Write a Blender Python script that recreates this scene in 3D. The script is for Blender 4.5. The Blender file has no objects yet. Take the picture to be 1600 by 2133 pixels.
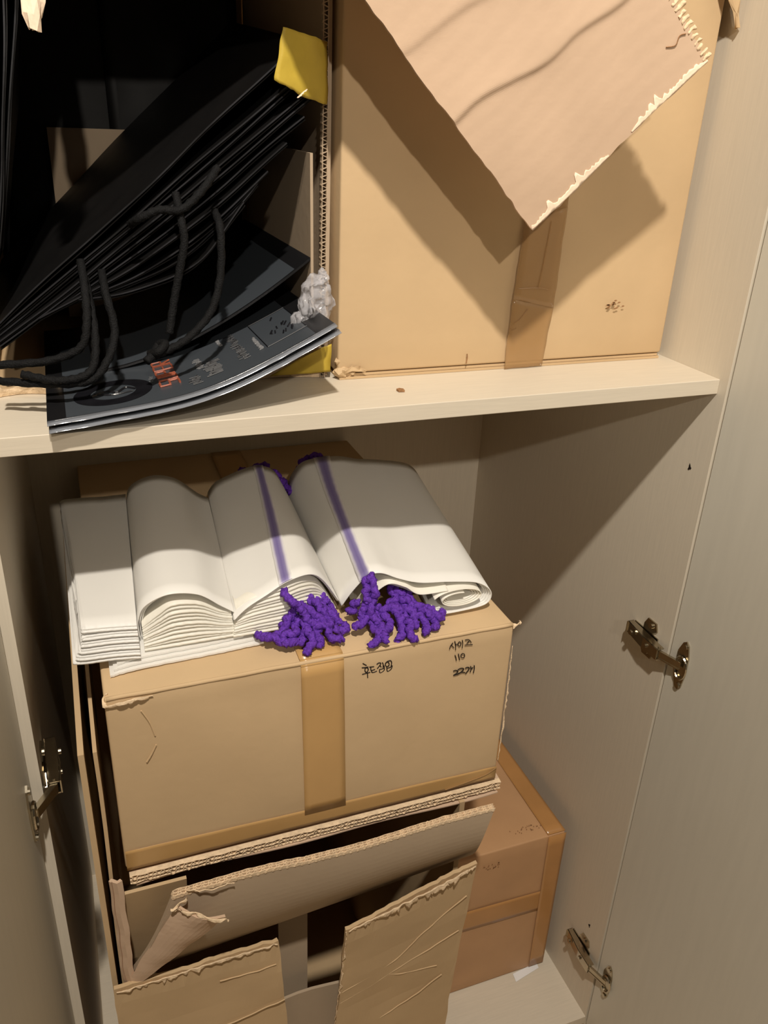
import bpy, bmesh, math, random
from mathutils import Vector, Matrix, noise

# ------------------------------------------------------------------ camera
S = bpy.context.scene
C = S.collection
yaw, pitch, roll = 0.378104, 0.446708, 0.0439432
cy, sy, cp, sp = math.cos(yaw), math.sin(yaw), math.cos(pitch), math.sin(pitch)
F = Vector((sy*cp, cy*cp, -sp)); R0 = Vector((cy, -sy, 0)); U0 = R0.cross(F)
Rr = R0*math.cos(roll) + U0*math.sin(roll); Ur = -R0*math.sin(roll) + U0*math.cos(roll)
cam_d = bpy.data.cameras.new('camera'); cam = bpy.data.objects.new('camera', cam_d); C.objects.link(cam)
cam_d.sensor_fit = 'VERTICAL'; cam_d.sensor_height = 24; cam_d.lens = 1737.25/2133*24
cam_d.clip_start = 0.02
M = Matrix.Identity(4)
for i in range(3):
    M[i][0] = Rr[i]; M[i][1] = Ur[i]; M[i][2] = -F[i]
M.translation = Vector((-0.724146, -0.757677, 1.437935))
cam.matrix_world = M
S.camera = cam
S.view_settings.view_transform = 'Standard'; S.view_settings.look = 'None'
S.view_settings.gamma = 1; S.view_settings.use_curve_mapping = False
S.view_settings.exposure = 0.0

# ------------------------------------------------------------------ world + ceiling downlights
W = bpy.data.worlds.new('world'); S.world = W; W.use_nodes = True
W.node_tree.nodes['Background'].inputs[0].default_value = (1.0, 0.82, 0.64, 1)
W.node_tree.nodes['Background'].inputs[1].default_value = 0.03
def lamp(name, loc, power, col, size):
    d = bpy.data.lights.new(name, 'POINT'); d.energy = power; d.color = col; d.shadow_soft_size = size
    o = bpy.data.objects.new(name, d); C.objects.link(o); o.location = loc
lamp('ceiling_downlight', (-0.78, -1.06, 2.80), 176, (1.0, 0.92, 0.81), 0.035)
d_ = bpy.data.lights.new('narrowed_downlight', 'SPOT'); d_.energy = 135; d_.color = (1.0, 0.91, 0.79); d_.shadow_soft_size = 0.03
d_.spot_size = math.radians(24); d_.spot_blend = 0.85  # cone narrowed to stand in for the shadow of an unseen person
o_ = bpy.data.objects.new('narrowed_downlight', d_); C.objects.link(o_); o_.location = (-0.93, -2.93, 2.74)
o_.rotation_euler = (Vector((-0.36, 0.10, 1.33))-Vector(o_.location)).to_track_quat('-Z', 'Y').to_euler()

# ------------------------------------------------------------------ materials
def lin(c):
    return tuple((v/12.92 if v <= 0.04045 else ((v+0.055)/1.055)**2.4) for v in (x/255 for x in c)) + (1,)
class NT:
    def __init__(s, name):
        s.m = bpy.data.materials.new(name); s.m.use_nodes = True; s.t = s.m.node_tree
        s.b = s.t.nodes['Principled BSDF']; s.out = s.t.nodes['Material Output']
        s.tc = s.t.nodes.new('ShaderNodeTexCoord')
    def n(s, k, **kw):
        x = s.t.nodes.new(k)
        for a, v in kw.items(): setattr(x, a, v)
        return x
    def l(s, a, b): s.t.links.new(a, b)
def mat(name, col, rough=0.7, spec=0.3, metal=0.0, scale=(1,1,1), nscale=30, amt=0.08, bump=0.0, bscale=None, col2=None, coat=0.0, detail=4):
    k = NT(name); b = k.b
    b.inputs['Roughness'].default_value = rough; b.inputs['Specular IOR Level'].default_value = spec
    b.inputs['Metallic'].default_value = metal; b.inputs['Coat Weight'].default_value = coat
    mp = k.n('ShaderNodeMapping'); mp.inputs['Scale'].default_value = scale
    k.l(k.tc.outputs['Object'], mp.inputs[0])
    nz = k.n('ShaderNodeTexNoise'); nz.inputs['Scale'].default_value = nscale; nz.inputs['Detail'].default_value = detail
    k.l(mp.outputs[0], nz.inputs['Vector'])
    cr = k.n('ShaderNodeValToRGB')
    c = lin(col)
    c1 = tuple(min(1, v*(1-amt)) for v in c[:3])+(1,)
    c2 = lin(col2) if col2 else tuple(min(1, v*(1+amt)) for v in c[:3])+(1,)
    cr.color_ramp.elements[0].color = c1; cr.color_ramp.elements[1].color = c2
    cr.color_ramp.elements[0].position = 0.3; cr.color_ramp.elements[1].position = 0.7
    k.l(nz.outputs['Fac'], cr.inputs[0]); k.l(cr.outputs[0], b.inputs['Base Color'])
    if bump:
        nb = k.n('ShaderNodeTexNoise'); nb.inputs['Scale'].default_value = bscale or nscale*4; nb.inputs['Detail'].default_value = 3
        k.l(mp.outputs[0], nb.inputs['Vector'])
        bp = k.n('ShaderNodeBump'); bp.inputs['Strength'].default_value = bump; bp.inputs['Distance'].default_value = 0.002
        k.l(nb.outputs['Fac'], bp.inputs['Height']); k.l(bp.outputs[0], b.inputs['Normal'])
    return k.m
M_LAM = mat('cream_laminate', (212, 201, 182), 0.5, 0.35, scale=(3, 60, 60), nscale=6, amt=0.035, bump=0.05, bscale=14)
M_LAMV = mat('cream_laminate_upright', (212, 202, 184), 0.5, 0.35, scale=(60, 60, 3), nscale=6, amt=0.03, bump=0.05, bscale=14)
M_DOOR = mat('door_laminate', (205, 200, 186), 0.42, 0.4, scale=(20, 20, 2), nscale=5, amt=0.02)
M_KRAFT = mat('kraft_board', (200, 172, 134), 0.75, 0.2, scale=(1, 1, 1), nscale=9, amt=0.05, bump=0.12, bscale=90)
M_KRAFT2 = mat('kraft_board_brown', (190, 148, 108), 0.5, 0.35, nscale=10, amt=0.07, bump=0.1, bscale=70)
M_KRAFT3 = mat('kraft_board_worn', (196, 168, 130), 0.75, 0.2, nscale=8, amt=0.07, bump=0.2, bscale=40)
M_LINER = mat('inner_liner', (202, 174, 148), 0.85, 0.12, nscale=12, amt=0.04, bump=0.12, bscale=120)
M_INNER = mat('grey_inner_liner', (178, 158, 134), 0.85, 0.1, nscale=9, amt=0.05, bump=0.1, bscale=90)
M_FLUTE = mat('torn_paper_core', (226, 200, 166), 0.9, 0.1, nscale=160, amt=0.15, bump=0.5, bscale=400)
M_TAPE = mat('brown_tape', (192, 152, 98), 0.28, 0.5, nscale=14, amt=0.05, bump=0.12, bscale=30)
M_TAPE2 = mat('shiny_amber_tape', (178, 130, 78), 0.2, 0.55, nscale=14, amt=0.07, bump=0.12, bscale=30)
M_YEL = mat('yellow_tape', (188, 162, 62), 0.5, 0.3, nscale=25, amt=0.12, bump=0.3, bscale=60)
M_INK = mat('marker_ink', (28, 20, 16), 0.6, 0.2, nscale=200, amt=0.1)
M_STAIN = mat('scuff_mark', (150, 112, 78), 0.8, 0.1, nscale=300, amt=0.3)
M_BAG = mat('black_bag_paper', (14, 13, 13), 0.5, 0.25, nscale=30, amt=0.2, bump=0.15, bscale=25)
M_BAGE = mat('black_bag_paper_edge', (34, 34, 37), 0.5, 0.3, nscale=14, amt=0.75)
M_ROPE = mat('black_rope', (14, 14, 15), 0.75, 0.2, scale=(1, 1, 1), nscale=900, amt=0.6, bump=0.6, bscale=700)
M_METAL = mat('nickel_steel', (186, 176, 156), 0.24, 0.5, metal=1.0, nscale=60, amt=0.1)
M_DKMET = mat('dark_steel', (84, 76, 64), 0.4, 0.5, metal=0.9, nscale=90, amt=0.3)
M_HOLE = mat('screw_hole_dark', (40, 32, 26), 0.9, 0.1, nscale=200, amt=0.2)
M_PURP = mat('purple_yarn', (96, 52, 160), 0.7, 0.2, nscale=500, amt=0.35, bump=0.5, bscale=900)
M_WHITE = mat('white_paper_label', (236, 236, 236), 0.6, 0.3, nscale=20, amt=0.02)
M_PRINT = mat('orange_print', (150, 80, 58), 0.5, 0.3, nscale=400, amt=0.2)
M_PRINTW = mat('grey_print', (100, 100, 102), 0.5, 0.3, nscale=400, amt=0.3)
M_PRINTK = mat('black_gloss_print', (24, 24, 28), 0.3, 0.4, nscale=60, amt=0.3)
M_DARKWOOD = mat('dark_plinth', (92, 66, 46), 0.6, 0.3, scale=(3, 40, 40), nscale=6, amt=0.15)
M_FLOOR = mat('floor_wood', (226, 206, 178), 0.5, 0.3, scale=(20, 2, 2), nscale=6, amt=0.12)
M_PINK = mat('torn_white_paper', (246, 222, 196), 0.85, 0.1, nscale=60, amt=0.08, bump=0.5, bscale=90)

def film_mat(name, col, tr=0.35):
    k = NT(name); b = k.b
    b.inputs['Base Color'].default_value = lin(col); b.inputs['Roughness'].default_value = 0.42
    b.inputs['Specular IOR Level'].default_value = 0.35
    nb = k.n('ShaderNodeTexNoise'); nb.inputs['Scale'].default_value = 14; k.l(k.tc.outputs['Object'], nb.inputs['Vector'])
    bp = k.n('ShaderNodeBump'); bp.inputs['Strength'].default_value = 0.15; bp.inputs['Distance'].default_value = 0.004
    k.l(nb.outputs['Fac'], bp.inputs['Height']); k.l(bp.outputs[0], b.inputs['Normal'])
    t = k.n('ShaderNodeBsdfTranslucent'); t.inputs[0].default_value = lin(col)
    mx = k.n('ShaderNodeMixShader'); mx.inputs[0].default_value = tr
    k.l(b.outputs[0], mx.inputs[1]); k.l(t.outputs[0], mx.inputs[2]); k.l(mx.outputs[0], k.out.inputs[0])
    return k.m
M_FILM = film_mat('frosted_white_film', (250, 248, 243), 0.28)
M_FILM2 = film_mat('frosted_cream_film', (250, 246, 234), 0.28)
def stripe_mat():
    k = NT('violet_band_under_film'); b = k.b; b.inputs['Roughness'].default_value = 0.42
    uv = k.n('ShaderNodeUVMap'); sep = k.n('ShaderNodeSeparateXYZ'); k.l(uv.outputs[0], sep.inputs[0])
    cr = k.n('ShaderNodeValToRGB'); e = cr.color_ramp.elements
    e[0].position = 0.0; e[0].color = lin((250, 248, 243)); e[1].position = 1.0; e[1].color = lin((250, 248, 243))
    for p_, c_ in ((0.28, (140, 130, 172)), (0.5, (120, 108, 160)), (0.72, (140, 130, 172))):
        q_ = e.new(p_); q_.color = lin(c_)
    k.l(sep.outputs[1], cr.inputs[0]); k.l(cr.outputs[0], b.inputs['Base Color']); return k.m
M_STRIPE = stripe_mat()

def sleeve_mat():
    k = NT('black_glossy_sleeve'); b = k.b
    uv = k.n('ShaderNodeUVMap'); sep = k.n('ShaderNodeSeparateXYZ'); k.l(uv.outputs[0], sep.inputs[0])
    def edge(sock, lo, hi):
        a = k.n('ShaderNodeMath', operation='GREATER_THAN'); a.inputs[1].default_value = lo; k.l(sock, a.inputs[0])
        c = k.n('ShaderNodeMath', operation='LESS_THAN'); c.inputs[1].default_value = hi; k.l(sock, c.inputs[0])
        m = k.n('ShaderNodeMath', operation='MULTIPLY'); k.l(a.outputs[0], m.inputs[0]); k.l(c.outputs[0], m.inputs[1]); return m.outputs[0]
    m = k.n('ShaderNodeMath', operation='MULTIPLY'); k.l(edge(sep.outputs[0], 0.06, 0.93), m.inputs[0]); k.l(edge(sep.outputs[1], 0.012, 0.95), m.inputs[1])
    mx = k.n('ShaderNodeMix', data_type='RGBA'); k.l(m.outputs[0], mx.inputs[0])
    mx.inputs[6].default_value = (0.010, 0.010, 0.011, 1); mx.inputs[7].default_value = (0.052, 0.060, 0.070, 1)
    k.l(mx.outputs[2], b.inputs['Base Color']); b.inputs['Roughness'].default_value = 0.32; b.inputs['Specular IOR Level'].default_value = 0.5
    return k.m
M_SLEEVE = sleeve_mat()
def clear_mat(name, alpha, col=(1, 1, 1, 1), rough=0.08):
    k = NT(name); b = k.b
    b.inputs['Base Color'].default_value = col; b.inputs['Roughness'].default_value = rough; b.inputs['Specular IOR Level'].default_value = 0.8
    t = k.n('ShaderNodeBsdfTransparent'); mx = k.n('ShaderNodeMixShader'); mx.inputs[0].default_value = 1-alpha
    k.l(b.outputs[0], mx.inputs[1]); k.l(t.outputs[0], mx.inputs[2]); k.l(mx.outputs[0], k.out.inputs[0])
    return k.m
M_BUBBLE = clear_mat('clear_bubble_film', 0.24, (0.75, 0.74, 0.78, 1), 0.07)
M_CLEAR = clear_mat('clear_sleeve_rim', 0.6, (0.30, 0.32, 0.36, 1), 0.1)
M_TAPEC = clear_mat('translucent_tape', 0.50, lin((186, 146, 96)), 0.22)

# ------------------------------------------------------------------ mesh helpers
class MB:
    def __init__(s): s.v = []; s.f = []; s.uv = {}; s.mi = []; s.cur = 0
    def add(s, vs, fs, uvs=None):
        o = len(s.v); s.v += [tuple(v) for v in vs]
        for f in fs:
            if uvs is not None: s.uv[len(s.f)] = [uvs[i] for i in f]
            s.f.append([i+o for i in f]); s.mi.append(s.cur)
        return s
    def box(s, x0, x1, y0, y1, z0, z1, mx=None):
        vs = [Vector((x, y, z)) for x in (x0, x1) for y in (y0, y1) for z in (z0, z1)]
        if mx: vs = [mx @ v for v in vs]
        return s.add(vs, [(0,1,3,2), (4,6,7,5), (0,4,5,1), (2,3,7,6), (0,2,6,4), (1,5,7,3)])
    def sheet(s, g, t, uv=False, side=1):
        """closed slab from a grid of points; thickness t is added against the normal"""
        n, m = len(g), len(g[0]); top = []; bot = []; uvs = []
        for i in range(n):
            for j in range(m):
                a = g[min(i+1, n-1)][j]-g[max(i-1, 0)][j]; b = g[i][min(j+1, m-1)]-g[i][max(j-1, 0)]
                N = a.cross(b)
                if N.length < 1e-12: N = Vector((0, 0, 1))
                N.normalize(); top.append(g[i][j]); bot.append(g[i][j]-N*t*side); uvs.append((i/(n-1), j/(m-1)))
        k = n*m; fs = []
        for i in range(n-1):
            for j in range(m-1):
                a, b, c, d = i*m+j, (i+1)*m+j, (i+1)*m+j+1, i*m+j+1
                fs.append((a, b, c, d)); fs.append((k+a, k+d, k+c, k+b))
        for i in range(n-1):
            for j in (0, m-1):
                a, b = i*m+j, (i+1)*m+j; fs.append((a, k+a, k+b, b) if j == 0 else (a, b, k+b, k+a))
        for j in range(m-1):
            for i in (0, n-1):
                a, b = i*m+j, i*m+j+1; fs.append((a, b, k+b, k+a) if i == 0 else (a, k+a, k+b, b))
        return s.add(top+bot, fs, uvs+uvs)
    def tube(s, pts, r, sides=8, rf=None, cap=True):
        pts = [Vector(p) for p in pts]; vs = []; n = len(pts); up = None
        for i, p in enumerate(pts):
            d = (pts[min(i+1, n-1)]-pts[max(i-1, 0)]).normalized()
            if up is None: up = Vector((0, 0, 1)) if abs(d.z) < 0.9 else Vector((1, 0, 0))
            a = d.cross(up)
            if a.length < 1e-6: a = d.cross(Vector((0, 1, 0.3)))
            a.normalize(); b = a.cross(d).normalized(); up = b
            for k in range(sides):
                th = 2*math.pi*k/sides; rr = r if rf is None else rf(i, n, th, r)
                vs.append(p+(a*math.cos(th)+b*math.sin(th))*rr)
        fs = [(i*sides+k, i*sides+(k+1) % sides, (i+1)*sides+(k+1) % sides, (i+1)*sides+k) for i in range(n-1) for k in range(sides)]
        if cap: fs += [tuple(range(sides))[::-1], tuple(range((n-1)*sides, n*sides))]
        return s.add(vs, fs)
    def cyl(s, p0, p1, r, sides=16): return s.tube([p0, p1], r, sides)
    def prism(s, poly, ax, t):
        """flat polygon (3d points) extruded by the vector ax*t"""
        a = [Vector(p) for p in poly]; e = Vector(ax)*t; n = len(a)
        return s.add(a+[p+e for p in a], [tuple(range(n)), tuple(range(2*n-1, n-1, -1))]+[(i, i+n, (i+1) % n+n, (i+1) % n) for i in range(n)])
    def build(s, name, mats, parent=None, smooth=False, bevel=0, keep=False):
        me = bpy.data.meshes.new(name); me.from_pydata(s.v, [], s.f)
        if not isinstance(mats, (list, tuple)): mats = [mats]
        for m in mats: me.materials.append(m)
        me.polygons.foreach_set('material_index', s.mi)
        if s.uv:
            l = me.uv_layers.new(name='UVMap')
            for i, p in enumerate(me.polygons):
                if i in s.uv:
                    for k, li in enumerate(p.loop_indices): l.data[li].uv = s.uv[i][k]
        bm = bmesh.new(); bm.from_mesh(me)
        if not keep: bmesh.ops.recalc_face_normals(bm, faces=bm.faces)
        if bevel: bmesh.ops.bevel(bm, geom=bm.edges[:], offset=bevel, segments=3, profile=0.5, affect='EDGES')
        bm.to_mesh(me); bm.free()
        if smooth:
            for p in me.polygons: p.use_smooth = True
        o = bpy.data.objects.new(name, me); C.objects.link(o)
        if parent is not None:
            o.parent = parent; o.matrix_parent_inverse = Matrix.Translation(-parent.location)
        return o
def thing(name, label, cat, loc, group=None):
    o = bpy.data.objects.new(name, None); C.objects.link(o); o.location = loc; o.empty_display_size = 0.05
    o['label'] = label; o['category'] = cat
    if group: o['group'] = group
    return o
def tag(o, label, cat, group=None):
    o['label'] = label; o['category'] = cat
    if group: o['group'] = group
    return o
V = Vector
def catmull(pts, n):
    P = [Vector(p) for p in pts]; out = []
    for i in range(n):
        t = i/(n-1)*(len(P)-1); k = min(int(t), len(P)-2); f = t-k
        p0, p1, p2, p3 = P[max(k-1, 0)], P[k], P[k+1], P[min(k+2, len(P)-1)]
        out.append(0.5*((2*p1)+(p2-p0)*f+(2*p0-5*p1+4*p2-p3)*f*f+(3*p1-p0-3*p2+p3)*f**3))
    return out
def poly(pts, n):
    """resampled polyline, corners kept soft"""
    P = [Vector(p) for p in pts]; out = []
    for i in range(n):
        t = i/(n-1)*(len(P)-1); k = min(int(t), len(P)-2); out.append(P[k].lerp(P[k+1], t-k))
    return out
def jit(p, a, sc=20, seed=0.0):
    q = Vector(p)*sc+Vector((seed, seed*1.7, seed*0.3))
    return Vector((noise.noise(q), noise.noise(q+Vector((11, 3, 7))), noise.noise(q+Vector((5, 19, 2)))))*a
def ragged(mb, path, width, wdir, amp, seed, n=40, t=0.0012, m=5, taper=True):
    """torn, frayed liner strip along a path"""
    P = catmull(path, n); rnd = random.Random(seed); g = []
    wd = Vector(wdir).normalized()
    for i, p in enumerate(P):
        w = width*(0.35+0.65*abs(noise.noise(Vector((i*0.31, seed, 0)))*1.6+0.2))
        if taper: w *= min(1, 0.25+3*min(i, n-1-i)/n)
        row = []
        for j in range(m):
            f = j/(m-1)
            q = p+wd*w*f; q = q+jit(q, amp*(0.4+f), 130, seed)
            row.append(q)
        g.append(row)
    mb.sheet(g, t); return mb
def corrugated(mb, pf, L, t, depth, walls=2, period=0.0078, lt=0.0007, rec=0.007, seed=0, core=True):
    """cut edge of corrugated board. pf(s, h, e): s along the edge, h through the board, e into the board"""
    n = max(20, int(L/period*8)); rnd = random.Random(seed)
    hs = [t*i/walls for i in range(walls+1)]
    for h in hs:
        h = min(max(h, lt/2), t-lt/2)
        for sgn in (0,):
            g = []
            for i in range(n+1):
                s = L*i/n; w = noise.noise(Vector((s*60, h*500, seed)))*0.0009; e0 = noise.noise(Vector((s*90, h*300, seed+5)))*0.0012
                g.append([pf(s, h+lt/2+w*0.5, e0), pf(s, h+lt/2+w*0.5, rec)])
            mb.sheet(g, lt)
    for k in range(walls):
        h0, h1 = hs[k], hs[k+1]; g = []; ph = rnd.random()*6
        for i in range(n*2+1):
            s = L*i/(n*2)
            c = math.sin(2*math.pi*s/period+ph+0.5*noise.noise(Vector((s*40, k, seed))))
            c = max(-1, min(1, c*1.25)); h = (h0+h1)/2+(h1-h0)*0.46*c
            e0 = noise.noise(Vector((s*120, k*9, seed)))*0.0012
            g.append([pf(s, h, e0), pf(s, h, rec)])
        mb.sheet(g, lt*0.8)
    if core:
        n2 = 24
        g = [[pf(L*i/n2, t, rec+(depth-rec)*j/6) for j in range(7)] for i in range(n2+1)]
        mb.sheet(g, t)

H = 1.167      # top of the shelf
# ------------------------------------------------------------------ the room
o = MB().box(-3.2, 2.4, -4.2, 0.62, -0.12, -0.10).build('floor', M_FLOOR); o['kind'] = 'structure'
o = MB().box(-3.2, -0.842, 0.60, 0.66, -0.10, 2.7).box(0.042, 2.4, 0.60, 0.66, -0.10, 2.7).box(-0.842, 0.042, 0.612, 0.66, -0.10, 2.7).build('wall_back', mat('wall_paint', (222, 214, 200), 0.8, nscale=5, amt=0.02)); o['kind'] = 'structure'

# ------------------------------------------------------------------ cabinet
cab = thing('storage_cabinet', 'tall cream laminate cabinet with both doors open and boxes stored inside', 'cabinet', (-0.40, 0.28, -0.10))
YF = -0.0134
MB().box(0.0, 0.018, YF, 0.588, -0.10, 2.05).build('side_panel', M_LAMV, cab)
MB().box(-0.821, -0.803, YF, 0.588, -0.10, 2.05).build('side_panel', M_LAMV, cab)
MB().box(-0.803, 0.0, 0.579, 0.588, -0.10, 2.05).build('back_panel', M_LAMV, cab)
MB().box(-0.803, 0.0, YF, 0.579, -0.018, 0.0).build('bottom_panel', M_LAM, cab)
MB().box(-0.803, 0.0, 0.04, 0.058, -0.10, -0.018).build('plinth', M_DARKWOOD, cab)
MB().box(-0.803, 0.0, YF, 0.579, 2.03, 2.05).build('top_panel', M_LAM, cab)
MB().box(-0.803, 0.0, 0.0, 0.579, H-0.018, H).build('shelf', M_LAM, cab, bevel=0.0008)
def hole(y, z, sx=0.004, rot=0):
    mb = MB(); c = V((-0.0004, y, z)); pts = []
    for k in range(10):
        a = 2*math.pi*k/10; r = sx*(0.8+0.35*math.sin(3*a+z*40)); pts.append(c+V((0, math.cos(a)*r*0.75, math.sin(a)*r*1.25)))
    mb.prism(pts, (1, 0, 0), 0.0003); mb.build('screw_hole', M_HOLE, cab)
hole(0.019, 1.046); hole(0.024, 0.191, 0.0035)
def door(name_side, hx, ang, hinges, s):
    """s=+1 right, -1 left; hx is the x of the inner face at the hinge line"""
    a = math.radians(ang)
    # local frame: d runs along the door away from the hinge, n is the outward thickness
    d = V((s*math.sin(a-math.pi/2), -math.cos(a-math.pi/2), 0)); nrm = V((s*math.cos(a-math.pi/2), math.sin(a-math.pi/2), 0))
    p0 = V((hx, YF-0.003, 0))
    mb = MB(); q = [p0, p0+d*0.40, p0+d*0.40+nrm*0.018, p0+nrm*0.018]
    mb.prism([v+V((0, 0, -0.015)) for v in q], (0, 0, 1), 2.06)
    dr = mb.build('door', M_DOOR, cab, bevel=0.0004)
    for hz in hinges:
        h = MB()
        X = lambda off: (-off if s > 0 else off)+(0.0 if s > 0 else -0.803)
        def bx(x0, x1, y0, y1, z0, z1): h.box(min(X(x0), X(x1)), max(X(x0), X(x1)), y0, y1, hz+z0, hz+z1)
        # mounting plate with two wings screwed to the side panel
        bx(0, 0.0018, 0.008, 0.060, -0.009, 0.009)
        h.prism([(X(0), 0.024, hz+0.008), (X(0), 0.012, hz+0.018), (X(0), 0.016, hz+0.029), (X(0), 0.034, hz+0.029), (X(0), 0.040, hz+0.018), (X(0), 0.040, hz+0.008)], (X(1)-X(0), 0, 0), 0.0022)
        h.prism([(X(0), 0.024, hz-0.008), (X(0), 0.012, hz-0.018), (X(0), 0.016, hz-0.029), (X(0), 0.034, hz-0.029), (X(0), 0.040, hz-0.018), (X(0), 0.040, hz-0.008)], (X(1)-X(0), 0, 0), 0.0022)
        h.cyl((X(0.002), 0.025, hz+0.021), (X(0.0045), 0.025, hz+0.021), 0.0045, 12)
        h.cyl((X(0.002), 0.025, hz-0.021), (X(0.0045), 0.025, hz-0.021), 0.0045, 12)
        # hollow arm
        bx(0.002, 0.014, 0.062, 0.0615, -0.0085, 0.0085)
        h.prism([(X(0.003), 0.062, hz+0.0085), (X(0.012), 0.062, hz+0.0085), (X(0.017), 0.020, hz+0.0085), (X(0.017), -0.012, hz+0.0085), (X(0.006), -0.012, hz+0.0085)], (0, 0, -1), 0.0016)
        h.prism([(X(0.003), 0.062, hz-0.0069), (X(0.012), 0.062, hz-0.0069), (X(0.017), 0.020, hz-0.0069), (X(0.017), -0.012, hz-0.0069), (X(0.006), -0.012, hz-0.0069)], (0, 0, -1), 0.0016)
        h.sheet([[V((X(0.012), 0.062, hz-0.0085)), V((X(0.012), 0.062, hz+0.0085))], [V((X(0.0175), 0.020, hz-0.0085)), V((X(0.0175), 0.020, hz+0.0085))], [V((X(0.0175), -0.012, hz-0.0085)), V((X(0.0175), -0.012, hz+0.0085))]], 0.0014)
        h.cyl((X(0.0165), 0.046, hz), (X(0.0195), 0.046, hz), 0.0038, 12)
        h.cyl((X(0.0170), 0.012, hz), (X(0.0200), 0.012, hz), 0.0032, 12)
        h.cyl((X(0.012), -0.009, hz-0.011), (X(0.012), -0.009, hz+0.011), 0.002, 10)
        # link to the cup
        e = p0+d*0.024; e.z = hz
        a0 = V((X(0.014), -0.008, hz)); a1 = e-nrm*0.007
        for dz in (-0.0062, 0.0048):
            q0, q1 = a0+V((0, 0, dz)), a1+V((0, 0, dz)); w = V((0, 0.0045, 0)).lerp(V((0.003*s, 0.003, 0)), 0.3)
            h.prism([q0-w, q1-w, q1+w, q0+w], (0, 0, 1), 0.0014)
        ww = (a1-a0).normalized()
        h.sheet([[a0+V((0, -0.004, -0.006)), a0+V((0, -0.004, 0.006))], [a1+V((0, -0.003, -0.006)), a1+V((0, -0.003, 0.006))]], 0.0014)
        # flange plate on the door, pointed ends
        fl = []
        for (dd, dz) in ((0.014, -0.020), (0.020, -0.036), (0.026, -0.040), (0.031, -0.034), (0.034, -0.014), (0.034, 0.014), (0.030, 0.032), (0.025, 0.037), (0.020, 0.033), (0.014, 0.018)):
            fl.append(p0+d*dd+V((0, 0, hz+dz)))
        h.prism(fl, -nrm, 0.0022)
        rim = [p0+d*(0.026+0.010*math.cos(t))-nrm*0.0045+V((0, 0, hz-0.004+0.017*math.sin(t))) for t in [2*math.pi*k/24 for k in range(25)]]
        h.tube(rim, 0.0018, 6, cap=False)
        h.cyl(p0+d*0.025-nrm*0.002+V((0, 0, hz+0.029)), p0+d*0.025-nrm*0.0045+V((0, 0, hz+0.029)), 0.004, 12)
        h.cyl(p0+d*0.026-nrm*0.002+V((0, 0, hz-0.033)), p0+d*0.026-nrm*0.0045+V((0, 0, hz-0.033)), 0.004, 12)
        ho = h.build('hinge', M_METAL, dr, bevel=0)
        ho.matrix_parent_inverse = Matrix.Identity(4)
    return dr
door('right', 0.002, 94, (0.782, 0.132), 1)
door('left', -0.814, 94, (0.775, 0.132), -1)

# ------------------------------------------------------------------ cartons
def carton_mb(x0, x1, y0, y1, z0, z1, bulge=0.002, n=14, seed=1):
    """closed box with softened edges and gently uneven faces"""
    mb = MB(); r = 0.003
    c = V(((x0+x1)/2, (y0+y1)/2, (z0+z1)/2)); hx, hy, hz = (x1-x0)/2, (y1-y0)/2, (z1-z0)/2
    def pt(p):
        # rounded box projection
        q = V((max(-hx+r, min(hx-r, p.x)), max(-hy+r, min(hy-r, p.y)), max(-hz+r, min(hz-r, p.z)))); d = p-q
        if d.length > 1e-9: p = q+d.normalized()*r
        e = max(0.0, (1-(p.x/hx)**2 if abs(p.x) < hx*0.999 else 1)*(1-(p.y/hy)**2 if abs(p.y) < hy*0.999 else 1)*(1-(p.z/hz)**2 if abs(p.z) < hz*0.999 else 1))
        off = bulge*0.0
        return c+p+d.normalized()*bulge*noise.noise(p*9+V((seed, 0, 0)))*min(1, e*2) if d.length > 1e-9 else c+p
    def params(h):
        a = [-h, -h+r*0.35, -h+r]+[-h+r+(2*h-2*r)*k/n for k in range(1, n)]+[h-r, h-r*0.35, h]
        return a
    X, Y, Z = params(hx), params(hy), params(hz)
    for (A, B, fn) in ((X, Z, lambda a, b: V((a, -hy, b))), (X, Z, lambda a, b: V((a, hy, b))), (Y, Z, lambda a, b: V((-hx, a, b))), (Y, Z, lambda a, b: V((hx, a, b))), (X, Y, lambda a, b: V((a, b, -hz))), (X, Y, lambda a, b: V((a, b, hz)))):
        vs = [pt(fn(a, b)) for a in A for b in B]; m = len(B)
        mb.add(vs, [(i*m+j, (i+1)*m+j, (i+1)*m+j+1, i*m+j+1) for i in range(len(A)-1) for j in range(m-1)])
    return mb
def finish_carton(mb, name, m, parent):
    o = mb.build(name, m, parent, smooth=True, keep=True)
    bm = bmesh.new(); bm.from_mesh(o.data); bmesh.ops.remove_doubles(bm, verts=bm.verts, dist=0.00005); bmesh.ops.recalc_face_normals(bm, faces=bm.faces)
    bm.to_mesh(o.data); bm.free(); return o
def strip(mb, pts, n=10, amp=0.0003, t=0.0003, seed=0, m=6):
    """thin quad patch, corner points a b c d; a-b is one end, d-c the other"""
    a, b, c, d = [V(p) for p in pts]; g = []
    for i in range(n+1):
        f = i/n; l, r = a.lerp(d, f), b.lerp(c, f)
        g.append([l.lerp(r, j/m)+jit(l.lerp(r, j/m), amp, 60, seed) for j in range(m+1)])
    mb.sheet(g, t); return mb

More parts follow.
